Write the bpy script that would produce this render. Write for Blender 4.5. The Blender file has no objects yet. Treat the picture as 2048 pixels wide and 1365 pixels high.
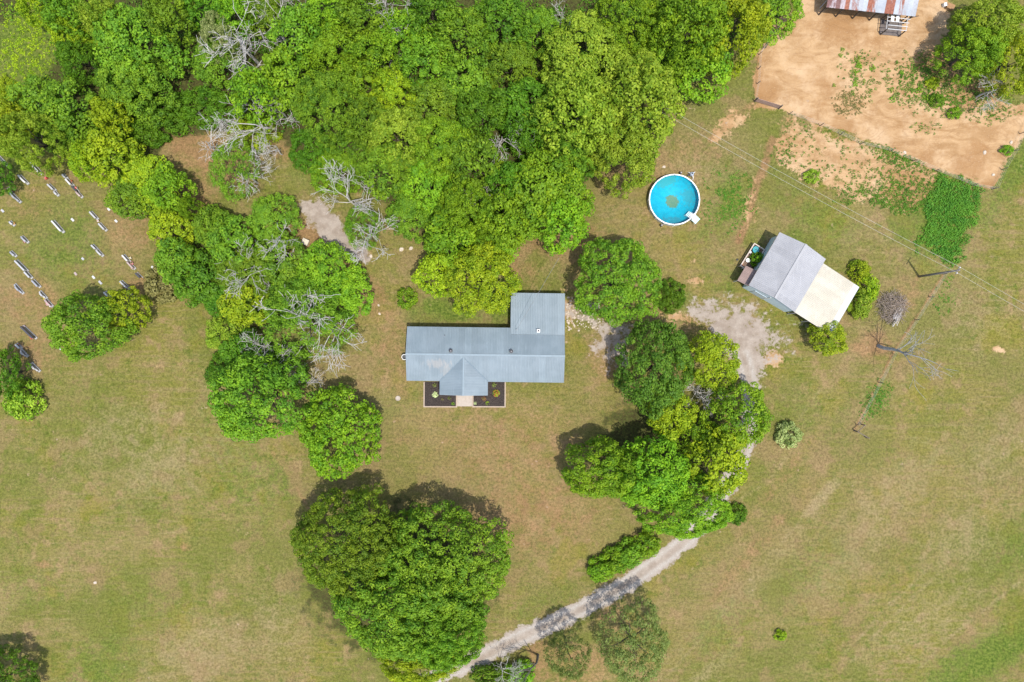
import bpy, math, random
import numpy as np
from mathutils import Vector, Matrix
R = math.radians
rng = np.random.default_rng(7)
random.seed(7)

# ------------------------------------------------------------------ camera, sky, sun, exposure
S = 0.073            # metres per photo pixel on the ground
HC = 107.0           # flying height of the camera
CX, CY = 1024.0, 682.5
sc = bpy.context.scene
cam = bpy.data.cameras.new('camera'); camo = bpy.data.objects.new('camera', cam)
sc.collection.objects.link(camo)
camo.location = (0, 0, HC); camo.rotation_euler = (0, 0, 0)
cam.sensor_width = 36.0; cam.lens = 36.0 * HC / (2048 * S); cam.clip_end = 3000; cam.clip_start = 1
sc.camera = camo
SUN = Vector((0.162, -0.243, 1.0)).normalized()
elev = math.asin(SUN.z); azim = math.atan2(SUN.x, SUN.y)
w = bpy.data.worlds.new('World'); sc.world = w; w.use_nodes = True
wn = w.node_tree.nodes; wl = w.node_tree.links
bg = wn['Background']; sky = wn.new('ShaderNodeTexSky'); sky.sky_type = 'NISHITA'
sky.sun_disc = False; sky.sun_elevation = elev; sky.sun_rotation = azim
sky.air_density = 1.0; sky.dust_density = 2.0; sky.ozone_density = 1.0
wl.new(sky.outputs[0], bg.inputs[0]); bg.inputs[1].default_value = 0.15
sl = bpy.data.lights.new('sun', 'SUN'); sl.energy = 2.9; sl.angle = R(0.53); sl.color = (1.0, 0.95, 0.87)
so = bpy.data.objects.new('sun', sl); sc.collection.objects.link(so)
so.rotation_euler = (-SUN).to_track_quat('-Z', 'Y').to_euler(); so.location = SUN * 300
sc.view_settings.view_transform = 'Standard'; sc.view_settings.look = 'None'
sc.view_settings.gamma = 1.0; sc.view_settings.use_curve_mapping = False
sc.view_settings.exposure = 0.76
sc.cycles.max_bounces = 6; sc.cycles.transparent_max_bounces = 8
sc.cycles.use_denoising = True

# ------------------------------------------------------------------ helpers
col = sc.collection
def P(px, py, h=0.0):
    """photo pixel of a point at height h -> world position of that point"""
    k = S * (HC - h) / HC
    return Vector(((px - CX) * k, (CY - py) * k, h))
def tag(o, label=None, cat=None, group=None, kind=None):
    if label: o['label'] = label
    if cat: o['category'] = cat
    if group: o['group'] = group
    if kind: o['kind'] = kind
    return o
def empty(name, loc, rz=0.0, label=None, cat=None, group=None):
    o = bpy.data.objects.new(name, None); col.objects.link(o)
    o.location = loc; o.rotation_euler = (0, 0, rz); o.empty_display_size = 0.3
    return tag(o, label, cat, group)
def link(name, me, parent=None, loc=(0, 0, 0), rz=0.0):
    o = bpy.data.objects.new(name, me); col.objects.link(o)
    o.location = loc; o.rotation_euler = (0, 0, rz)
    if parent is not None: o.parent = parent
    return o
class MB:
    def __init__(s): s.v = []; s.f = []
    def add(s, vs, fs):
        n = len(s.v); s.v += [tuple(v) for v in vs]; s.f += [tuple(i + n for i in f) for f in fs]; return s
    def box(s, x0, x1, y0, y1, z0, z1):
        vs = [(x, y, z) for z in (z0, z1) for x, y in ((x0, y0), (x1, y0), (x1, y1), (x0, y1))]
        return s.add(vs, [(3, 2, 1, 0), (4, 5, 6, 7), (0, 1, 5, 4), (1, 2, 6, 5), (2, 3, 7, 6), (3, 0, 4, 7)])
    def prism(s, pts, z0, z1):
        n = len(pts); vs = [(x, y, z0) for x, y in pts] + [(x, y, z1) for x, y in pts]
        fs = [tuple(range(n - 1, -1, -1)), tuple(range(n, 2 * n))] + [(i, (i + 1) % n, n + (i + 1) % n, n + i) for i in range(n)]
        return s.add(vs, fs)
    def tube(s, pts, radii, n=6, cap=True):
        pts = [Vector(p) for p in pts]
        if not hasattr(radii, '__len__'): radii = [radii] * len(pts)
        vs = []; fs = []
        for i, p in enumerate(pts):
            d = (pts[min(i + 1, len(pts) - 1)] - pts[max(i - 1, 0)])
            d = d.normalized() if d.length > 1e-9 else Vector((0, 0, 1))
            a = d.cross(Vector((0, 0, 1))) if abs(d.z) < 0.95 else d.cross(Vector((1, 0, 0)))
            a.normalize(); b = d.cross(a)
            for k in range(n):
                t = 2 * math.pi * k / n
                vs.append(p + (a * math.cos(t) + b * math.sin(t)) * radii[i])
        for i in range(len(pts) - 1):
            for k in range(n):
                fs.append((i * n + k, i * n + (k + 1) % n, (i + 1) * n + (k + 1) % n, (i + 1) * n + k))
        if cap:
            fs.append(tuple(range(n - 1, -1, -1))); fs.append(tuple((len(pts) - 1) * n + k for k in range(n)))
        return s.add(vs, fs)
    def lathe(s, prof, n=24, cx=0, cy=0, close=True):
        vs = []; fs = []
        for r, z in prof:
            for k in range(n):
                t = 2 * math.pi * k / n; vs.append((cx + r * math.cos(t), cy + r * math.sin(t), z))
        m = len(prof)
        for i in range(m - 1):
            for k in range(n):
                fs.append((i * n + k, i * n + (k + 1) % n, (i + 1) * n + (k + 1) % n, (i + 1) * n + k))
        if close:
            if prof[0][0] > 1e-6: fs.append(tuple(range(n - 1, -1, -1)))
            if prof[-1][0] > 1e-6: fs.append(tuple((m - 1) * n + k for k in range(n)))
        return s.add(vs, fs)
    def mesh(s, name, mat=None, smooth=False):
        me = bpy.data.meshes.new(name); me.from_pydata(s.v, [], s.f)
        if mat: me.materials.append(mat)
        if smooth: me.polygons.foreach_set('use_smooth', [True] * len(me.polygons))
        me.update(); return me
    def build(s, name, mat, parent=None, smooth=False, loc=(0, 0, 0), rz=0.0):
        return link(name, s.mesh(name, mat, smooth), parent, loc, rz)
def np_mesh(name, verts, quads, mat=None, attrs=None, k=4, smooth=False):
    """verts (n,3), quads (m,k) -> mesh, attrs: {name: per-vertex float array}"""
    me = bpy.data.meshes.new(name); nv, nf = len(verts), len(quads)
    me.vertices.add(nv); me.vertices.foreach_set('co', np.ascontiguousarray(verts, dtype=np.float32).ravel())
    me.loops.add(nf * k); me.loops.foreach_set('vertex_index', np.ascontiguousarray(quads, dtype=np.int32).ravel())
    me.polygons.add(nf); me.polygons.foreach_set('loop_start', np.arange(0, nf * k, k, dtype=np.int32))
    if smooth: me.polygons.foreach_set('use_smooth', np.ones(nf, dtype=bool))
    for an, av in (attrs or {}).items():
        a = me.attributes.new(an, 'FLOAT', 'POINT'); a.data.foreach_set('value', np.ascontiguousarray(av, dtype=np.float32))
    if mat: me.materials.append(mat)
    me.update(calc_edges=True); return me

# ------------------------------------------------------------------ materials
class NT:
    def __init__(s, name):
        s.m = bpy.data.materials.new(name); s.m.use_nodes = True
        s.n = s.m.node_tree.nodes; s.l = s.m.node_tree.links
        s.b = s.n['Principled BSDF']; s.out = s.n['Material Output']
    def set(s, sock, v):
        if isinstance(v, bpy.types.NodeSocket): s.l.new(v, sock)
        elif isinstance(v, (tuple, list)) and len(v) == 3 and sock.type == 'RGBA': sock.default_value = (*v, 1)
        else: sock.default_value = v
    def pos(s): return s.n.new('ShaderNodeNewGeometry').outputs['Position']
    def obj(s): return s.n.new('ShaderNodeTexCoord').outputs['Object']
    def objrand(s): return s.n.new('ShaderNodeObjectInfo').outputs['Random']
    def attr(s, name):
        a = s.n.new('ShaderNodeAttribute'); a.attribute_name = name; return a.outputs['Fac']
    def mapping(s, v, scale=(1, 1, 1), rz=0.0, loc=(0, 0, 0)):
        m = s.n.new('ShaderNodeMapping'); s.l.new(v, m.inputs[0])
        m.inputs['Scale'].default_value = scale; m.inputs['Rotation'].default_value = (0, 0, rz); m.inputs['Location'].default_value = loc
        return m.outputs[0]
    def noise(s, v, scale, detail=4, rough=0.55, dist=0.0):
        t = s.n.new('ShaderNodeTexNoise'); s.l.new(v, t.inputs['Vector'])
        t.inputs['Scale'].default_value = scale; t.inputs['Detail'].default_value = detail
        t.inputs['Roughness'].default_value = rough; t.inputs['Distortion'].default_value = dist
        return t.outputs['Fac']
    def voro(s, v, scale, rand=1.0, feature='F1'):
        t = s.n.new('ShaderNodeTexVoronoi'); s.l.new(v, t.inputs['Vector']); t.feature = feature
        t.inputs['Scale'].default_value = scale; t.inputs['Randomness'].default_value = rand
        return t.outputs['Distance']
    def math(s, op, a, b=0.0, c=0.0):
        t = s.n.new('ShaderNodeMath'); t.operation = op
        for i, x in enumerate((a, b, c)): s.set(t.inputs[i], x)
        return t.outputs[0]
    def ramp(s, f, a, b, lo=0.0, hi=1.0):
        t = s.n.new('ShaderNodeMapRange'); t.interpolation_type = 'SMOOTHSTEP'
        s.set(t.inputs[0], f)
        for i, x in enumerate((a, b, lo, hi)): t.inputs[i + 1].default_value = x
        return t.outputs[0]
    def mix(s, f, a, b, mode='MIX'):
        t = s.n.new('ShaderNodeMix'); t.data_type = 'RGBA'; t.blend_type = mode
        s.set(t.inputs[0], f); s.set(t.inputs[6], a); s.set(t.inputs[7], b)
        return t.outputs[2]
    def bump(s, h, strength=0.5, dist=0.05):
        t = s.n.new('ShaderNodeBump'); t.inputs['Strength'].default_value = strength; t.inputs['Distance'].default_value = dist
        s.l.new(h, t.inputs['Height']); s.l.new(t.outputs[0], s.b.inputs['Normal']); return t
    def base(s, c, rough=0.8, spec=0.3, metal=0.0):
        s.set(s.b.inputs['Base Color'], c); s.set(s.b.inputs['Roughness'], rough)
        s.b.inputs['Specular IOR Level'].default_value = spec; s.b.inputs['Metallic'].default_value = metal
        return s.m
MATS = {}
def plain(name, c, rough=0.75, var=0.25, scale=3.0, spec=0.3, metal=0.0, bump=0.0):
    if name in MATS: return MATS[name]
    t = NT(name); p = t.pos()
    f = t.noise(p, scale, 5, 0.6); f2 = t.noise(p, scale * 7, 3, 0.6)
    dk = tuple(x * (1 - var) for x in c); lt = tuple(min(1, x * (1 + var)) for x in c)
    k = t.math('ADD', t.math('MULTIPLY', f, 0.6), t.math('MULTIPLY', f2, 0.4))
    MATS[name] = t.base(t.mix(t.ramp(k, 0.3, 0.7), dk, lt), rough, spec, metal)
    if bump: t.bump(f2, bump, 0.03)
    return MATS[name]

def leaf_mat(name, dark, mid, light, trans=0.36):
    t = NT(name); a = t.attr('lv'); o = t.objrand()
    c = t.mix(t.ramp(a, 0.0, 0.55), dark, mid); c = t.mix(t.ramp(a, 0.5, 1.0), c, light)
    p = t.pos(); nz = t.noise(p, 0.35, 3, 0.6)
    c = t.mix(t.ramp(nz, 0.35, 0.65, 0.0, 0.45), c, tuple(x * 1.0 for x in light))
    h = t.n.new('ShaderNodeHueSaturation'); t.l.new(c, h.inputs['Color'])
    t.set(h.inputs['Hue'], t.ramp(o, 0, 1, 0.488, 0.508)); t.set(h.inputs['Value'], t.ramp(o, 0, 1, 0.85, 1.12))
    c = h.outputs[0]
    t.base(c, 0.6, 0.25)
    tr = t.n.new('ShaderNodeBsdfTranslucent'); t.set(tr.inputs['Color'], t.mix(0.45, c, (0.22, 0.30, 0.012)))
    mx = t.n.new('ShaderNodeMixShader'); mx.inputs[0].default_value = trans
    t.l.new(t.b.outputs[0], mx.inputs[1]); t.l.new(tr.outputs[0], mx.inputs[2]); t.l.new(mx.outputs[0], t.out.inputs[0])
    return t.m
PAL = {
 'mid':    leaf_mat('leaf_mid',    (0.073, 0.180, 0.015), (0.132, 0.286, 0.017), (0.250, 0.410, 0.019)),
 'bright': leaf_mat('leaf_bright', (0.087, 0.223, 0.013), (0.162, 0.354, 0.014), (0.293, 0.485, 0.017)),
 'lime':   leaf_mat('leaf_lime',   (0.144, 0.261, 0.012), (0.262, 0.398, 0.013), (0.424, 0.522, 0.015)),
 'forest': leaf_mat('leaf_forest', (0.066, 0.165, 0.012), (0.128, 0.255, 0.015), (0.270, 0.400, 0.020)),
 'deep':   leaf_mat('leaf_deep',   (0.044, 0.131, 0.008), (0.084, 0.218, 0.010), (0.156, 0.305, 0.014)),
 'blue':   leaf_mat('leaf_blue',   (0.050, 0.155, 0.016), (0.096, 0.255, 0.024), (0.186, 0.373, 0.030)),
 'olive':  leaf_mat('leaf_olive',  (0.114, 0.237, 0.012), (0.223, 0.363, 0.020), (0.382, 0.517, 0.040)),
 'pale':   leaf_mat('leaf_pale',   (0.180, 0.249, 0.060), (0.312, 0.385, 0.110), (0.504, 0.559, 0.220)),
 'dull':   leaf_mat('leaf_dull',   (0.102, 0.150, 0.032), (0.168, 0.223, 0.050), (0.264, 0.317, 0.080)),
 'bronze': leaf_mat('leaf_bronze', (0.156, 0.136, 0.045), (0.240, 0.211, 0.070), (0.312, 0.286, 0.100)),
 'weed':   leaf_mat('leaf_weed',   (0.048, 0.155, 0.016), (0.090, 0.249, 0.022), (0.168, 0.348, 0.030)),
}
PALNAME = {'forest': 'deep mid green', 'mid': 'mid green', 'bright': 'bright green', 'lime': 'yellow green', 'deep': 'dark green', 'blue': 'cool green',
           'olive': 'pale olive green', 'pale': 'silvery green', 'dull': 'greyish green', 'bronze': 'brownish', 'weed': 'deep green'}
BARK = plain('bark', (0.085, 0.068, 0.052), 0.9, 0.35, 2.0, 0.15, 0, 0.4)
DEADWOOD = plain('bleached_wood', (0.50, 0.47, 0.44), 0.85, 0.3, 1.5, 0.2)
GREYWOOD = plain('grey_wood', (0.34, 0.335, 0.33), 0.9, 0.35, 2.0, 0.2)
#@@GROUND
# ------------------------------------------------------------------ the ground: one fine sheet cut into ground, dirt lot, driveway, gravel pad
def seg_dist(X, Y, pts):
    d = np.full(X.shape, 1e9)
    for (ax, ay), (bx, by) in zip(pts[:-1], pts[1:]):
        dx, dy = bx - ax, by - ay; L = dx * dx + dy * dy
        t = np.clip(((X - ax) * dx + (Y - ay) * dy) / L, 0, 1)
        d = np.minimum(d, np.hypot(X - ax - t * dx, Y - ay - t * dy))
    return d
def poly_in(X, Y, pts):
    c = np.zeros(X.shape, bool); n = len(pts)
    for i in range(n):
        (x1, y1), (x2, y2) = pts[i], pts[(i + 1) % n]
        if y1 == y2: continue
        k = ((y1 > Y) != (y2 > Y)) & (X < (x2 - x1) * (Y - y1) / (y2 - y1) + x1); c ^= k
    return c
def poly_sd(X, Y, pts):
    d = seg_dist(X, Y, list(pts) + [pts[0]]); return np.where(poly_in(X, Y, pts), d, -d)
def sstep(a, b, x):
    t = np.clip((x - a) / (b - a), 0, 1); return t * t * (3 - 2 * t)
def ell(X, Y, cx, cy, rx, ry, ang=0.0, soft=0.6):
    c, s_ = math.cos(R(ang)), math.sin(R(ang)); u = (X - cx) * c + (Y - cy) * s_; v = -(X - cx) * s_ + (Y - cy) * c
    return 1 - sstep(1 - soft, 1 + soft, np.hypot(u / rx, v / ry))
def vnoise(X, Y, sc_, seed):
    r = np.random.default_rng(seed); T = r.random((64, 64)); x = X / sc_; y = Y / sc_
    xi = np.floor(x).astype(int); yi = np.floor(y).astype(int); a = x - xi; b = y - yi; a = a * a * (3 - 2 * a); b = b * b * (3 - 2 * b)
    g = lambda i, j: T[i % 64, j % 64]
    return (g(xi, yi) * (1 - a) + g(xi + 1, yi) * a) * (1 - b) + (g(xi, yi + 1) * (1 - a) + g(xi + 1, yi + 1) * a) * b
fx = np.arange(-84, 84.01, 0.36); fy = np.arange(-58, 58.01, 0.36)
outx = np.array([90, 100, 120, 150, 200, 300, 500, 900]); 
gx = np.concatenate([-outx[::-1], fx, outx]); outy = outx - 26; gy = np.concatenate([-outy[::-1], fy, outy])
GX, GY = np.meshgrid(gx, gy)
U = GX / S + CX; V = CY - GY / S
DRIVE = [(800, 1392), (880, 1352), (962, 1316), (1024, 1284), (1124, 1238), (1224, 1186), (1291, 1142), (1357, 1094), (1405, 1045), (1450, 980), (1485, 910), (1500, 840), (1500, 770), (1480, 700), (1440, 655)]
def catmull(P_, n=6):
    o = []; Q = [P_[0]] + P_ + [P_[-1]]
    for a, b, c, d in zip(Q, Q[1:], Q[2:], Q[3:]):
        for k in range(n):
            t = k / n; o.append(tuple(.5 * (2 * b[m] + (c[m] - a[m]) * t + (2 * a[m] - 5 * b[m] + 4 * c[m] - d[m]) * t * t + (3 * b[m] - a[m] - 3 * c[m] + d[m]) * t ** 3) for m in (0, 1)))
    return o + [P_[-1]]
DRIVE = catmull(DRIVE)
DIRT_A = [(1508, 205), (1506, 160), (1520, 95), (1575, 30), (1640, -30), (1880, -60), (1900, 40), (1870, 95), (1880, 160), (1960, 200), (2060, 215), (2100, 160), (2110, 230), (2048, 262), (2020, 310), (2003, 345), (1988, 380), (1940, 362), (1870, 338), (1780, 300), (1700, 268), (1640, 246), (1578, 226)]
DIRT_B = [(1578, 232), (1640, 254), (1700, 276), (1780, 308), (1870, 345), (1880, 372), (1862, 418), (1800, 425), (1740, 408), (1680, 385), (1600, 362), (1548, 332), (1560, 280)]
PAD = [(597, 405), (640, 398), (665, 420), (700, 470), (745, 515), (735, 525), (690, 520), (650, 480), (610, 440)]
m_gravel = np.maximum(sstep(26, 14, seg_dist(U, V, DRIVE)) if False else 1 - sstep(7, 30, seg_dist(U, V, DRIVE) + 5 * (vnoise(U, V, 11, 31) - .5)), 0)
m_gravel = np.maximum.reduce([m_gravel, 0.85 * ell(U, V, 1485, 665, 75, 55, 40, .95), 0.7 * ell(U, V, 1425, 628, 60, 30, 20, .95), 0.7 * ell(U, V, 1225, 690, 42, 50, 0, .9), 0.9 * ell(U, V, 1500, 720, 28, 50, 0, .7), 0.55 * ell(U, V, 1170, 630, 60, 30, 15, .9), 0.5 * ell(U, V, 1535, 690, 75, 45, -20, .9), sstep(-18, 20, poly_sd(U, V, PAD) + 12 * (vnoise(U, V, 14, 61) - .5))])
m_sand = np.maximum(sstep(-16, 14, poly_sd(U, V, DIRT_A) + 14 * (vnoise(U, V, 22, 21) - .5)), 0.74 * sstep(-22, 20, poly_sd(U, V, DIRT_B) + 34 * (vnoise(U, V, 24, 22) - .6)))
m_sand = np.maximum.reduce([m_sand, 0.55 * ell(U, V, 1460, 250, 60, 22, -38, .8), 0.45 * ell(U, V, 1500, 420, 20, 60, 8, .8), 0.5 * ell(U, V, 1140, 620, 30, 45, 0, .8), 0.5 * ell(U, V, 43, 688, 8, 12, 0, .5), 0.4 * ell(U, V, 1388, 560, 16, 40, -10, .8), 0.6 * ell(U, V, 1545, 715, 30, 26, 0, .8), 0.55 * ell(U, V, 2000, 700, 18, 7, 15, .7), 0.5 * ell(U, V, 1360, 640, 50, 20, 12, .8)])
soil = [(1745, 690, 42, 30, 0, .8), (1215, 705, 40, 60, 0, .7), (1400, 650, 70, 24, 10, .5), (400, 300, 90, 45, 30, .9), (380, 390, 60, 40, 20, .7), (610, 480, 40, 45, 40, .9), (690, 540, 60, 40, 60, .6), (745, 590, 35, 40, 0, .6), (560, 300, 60, 25, 20, .5),
 (780, 690, 35, 110, 0, .45), (840, 860, 90, 60, 0, .35), (1000, 900, 190, 90, 0, .45), (1050, 1030, 160, 80, -10, .55), (1120, 480, 90, 30, -10, .6), (1290, 330, 60, 50, 0, .5), (1180, 530, 50, 30, 0, .6), (1040, 540, 40, 40, 0, .5), (1400, 300, 70, 25, 15, .4), (1880, 130, 40, 50, 0, .8), (1950, 190, 50, 30, 20, .8), (1640, 348, 30, 16, 0, .9), (1620, 320, 50, 16, 10, .6),
 (60, 420, 60, 70, 0, .35), (260, 470, 60, 45, 0, .5), (60, 600, 70, 50, 0, .5), (60, 700, 60, 40, 0, .55), (100, 590, 20, 35, -30, .6), (280, 580, 35, 30, 0, .6), (1560, 960, 140, 14, -52, .35), (1500, 1110, 150, 16, -50, .45), (1700, 1200, 60, 20, -40, .25), (370, 1095, 12, 10, 0, .6), (85, 1130, 20, 9, 0, .6), (1820, 590, 28, 50, 20, .45), (800, 770, 25, 50, 0, .4), (1250, 700, 20, 60, 0, .4), (1160, 1330, 90, 40, 0, .6), (1080, 1320, 40, 50, 0, .7), (1220, 1230, 40, 40, 0, .5), (1130, 1160, 110, 30, -20, .2), (1000, 820, 60, 30, 0, .3), (1500, 20, 40, 60, 0, .5)]
m_soil = np.maximum.reduce([k * ell(U, V, a, b, c, d, e, .7) for a, b, c, d, e, k in soil])
m_soil = np.maximum.reduce([m_soil, 0.8 * (1 - sstep(1, 5, seg_dist(U, V, [(1888, 548), (1830, 640), (1790, 700), (1757, 765), (1708, 862)]))), 0.5 * (1 - sstep(1, 7, seg_dist(U, V, [(545, 905), (585, 960), (612, 1010), (630, 1040)]))),
  0.85 * (1 - sstep(3, 15, seg_dist(U, V, [(1478, 480), (1500, 430), (1510, 380), (1530, 330), (1545, 280)]))), 0.7 * (1 - sstep(2, 14, seg_dist(U, V, [(1420, 280), (1460, 245), (1510, 205)])))])
green = [(900, 620, 70, 26, 5, 1), (1000, 600, 45, 45, 0, 1), (835, 620, 25, 25, 0, .6), (800, 830, 70, 60, 0, .45), (860, 900, 90, 70, 30, .4), (1110, 720, 20, 60, 0, .4), (1460, 400, 45, 60, 0, .75), (1420, 470, 60, 30, 0, .4), (1350, 600, 35, 35, 0, .8), (1450, 560, 40, 40, 0, .5), (1890, 440, 60, 90, 25, 1), (2030, 330, 40, 90, 30, .8), (1990, 400, 25, 80, 25, .6), (1640, 440, 110, 40, 25, .55), (1590, 640, 40, 40, 0, .45), (1750, 800, 22, 40, 30, .8), (1890, 600, 18, 40, 25, .5), (1600, 830, 70, 50, 0, .3), (1840, 900, 120, 70, -30, .22), (1960, 1320, 130, 45, -25, .9), (2030, 1100, 40, 70, 30, .5), (1440, 1260, 90, 60, -40, .4), (1620, 1150, 120, 60, -40, .35), (1500, 780, 50, 40, 0, .2),
 (120, 480, 110, 90, 20, .7), (30, 320, 60, 40, 0, .8), (150, 570, 90, 60, 0, .45), (200, 1330, 90, 60, -30, .6), (60, 1180, 90, 60, 0, .35), (300, 1210, 90, 60, 20, .35), (490, 960, 60, 110, -25, .5), (560, 960, 26, 60, -20, .6), (420, 850, 70, 40, 60, .3), (350, 1000, 120, 60, 0, .25), (60, 120, 90, 90, 0, 1), (50, 60, 90, 60, 0, 1), (1090, 1200, 90, 30, -25, .45), (640, 660, 70, 120, 20, .35), (700, 1250, 60, 60, 0, .3), (620, 330, 60, 40, 0, .4), (1560, 310, 16, 50, 10, .5), (1300, 330, 40, 60, -40, .3), (1400, 190, 60, 30, -30, .4), (1810, 470, 45, 25, 30, .6), (1740, 650, 60, 25, 0, .25), (1230, 1090, 40, 40, 0, .3), (560, 700, 60, 60, 0, .6), (500, 560, 120, 120, 0, .5), (1590, 480, 30, 30, 0, .6), (1510, 490, 30, 26, 0, .5)]
m_green = np.maximum.reduce([k * ell(U, V, a, b, c, d, e, .75) for a, b, c, d, e, k in green])
pale = [(320, 930, 90, 50, -30, .6), (400, 1300, 120, 60, -15, .5), (560, 1250, 60, 90, 0, .4), (250, 860, 130, 50, -20, .4), (1780, 1000, 170, 50, -45, .5), (1990, 900, 110, 60, -45, .45), (1700, 1120, 160, 40, -45, .45), (1850, 1250, 120, 50, -35, .5), (1640, 1000, 60, 12, -50, .9), (1420, 1340, 60, 16, -42, .5), (470, 830, 40, 60, 0, .4), (900, 720, 200, 200, 0, .2), (1420, 330, 80, 60, 0, .35), (1950, 640, 70, 60, 0, .35), (1490, 1180, 200, 30, -45, .35), (1640, 600, 80, 40, 0, .2), (1920, 1080, 90, 60, -35, .5)]
m_pale = np.maximum.reduce([k * ell(U, V, a, b, c, d, e, .8) for a, b, c, d, e, k in pale])
LINES = [[(1340, 1345), (1400, 1280), (1480, 1190), (1560, 1090), (1640, 1000)], [(1690, 1310), (1760, 1230), (1900, 1095), (2040, 960)], [(1705, 1322), (1775, 1244), (1915, 1110)], [(1800, 1330), (1880, 1250), (2010, 1150)], [(1830, 1345), (1905, 1270), (2040, 1165)], [(1700, 1290), (1740, 1340), (1760, 1365)], [(250, 870), (330, 925), (400, 985)], [(235, 890), (320, 945), (385, 1005)], [(440, 850), (490, 920), (520, 980)], [(425, 860), (475, 935), (505, 995)], [(410, 880), (455, 950)], [(1560, 900), (1590, 850), (1640, 780)], [(700, 880), (760, 820), (775, 740), (770, 650)], [(1480, 1000), (1540, 960), (1600, 880)]]
m_pale = np.maximum(m_pale, (.25 + .4 * vnoise(U, V, 30, 51)) * np.maximum.reduce([1 - sstep(0.5, 8.0, seg_dist(U, V, q)) for q in LINES]))
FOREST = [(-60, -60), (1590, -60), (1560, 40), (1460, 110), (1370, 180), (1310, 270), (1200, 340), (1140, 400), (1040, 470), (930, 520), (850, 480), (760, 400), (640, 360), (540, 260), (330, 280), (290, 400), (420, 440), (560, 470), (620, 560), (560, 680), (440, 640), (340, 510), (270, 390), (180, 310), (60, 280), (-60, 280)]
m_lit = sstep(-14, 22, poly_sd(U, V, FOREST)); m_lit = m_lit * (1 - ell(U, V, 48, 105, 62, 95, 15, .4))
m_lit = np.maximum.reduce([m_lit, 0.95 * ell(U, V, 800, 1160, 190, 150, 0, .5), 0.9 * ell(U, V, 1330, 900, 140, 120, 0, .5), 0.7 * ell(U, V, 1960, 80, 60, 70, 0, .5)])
# small relief: tyre ruts stay flat, the dirt lot is a little uneven
GZ = -0.06 * (vnoise(GX, GY, 3.1, 1) * 0.7 + vnoise(GX, GY, 1.1, 2) * 0.3) - 0.10 * m_sand * vnoise(GX, GY, 2.0, 5)
inner = (np.abs(GX) < 82) & (np.abs(GY) < 56); GZ = np.where(inner, GZ, 0)

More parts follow.
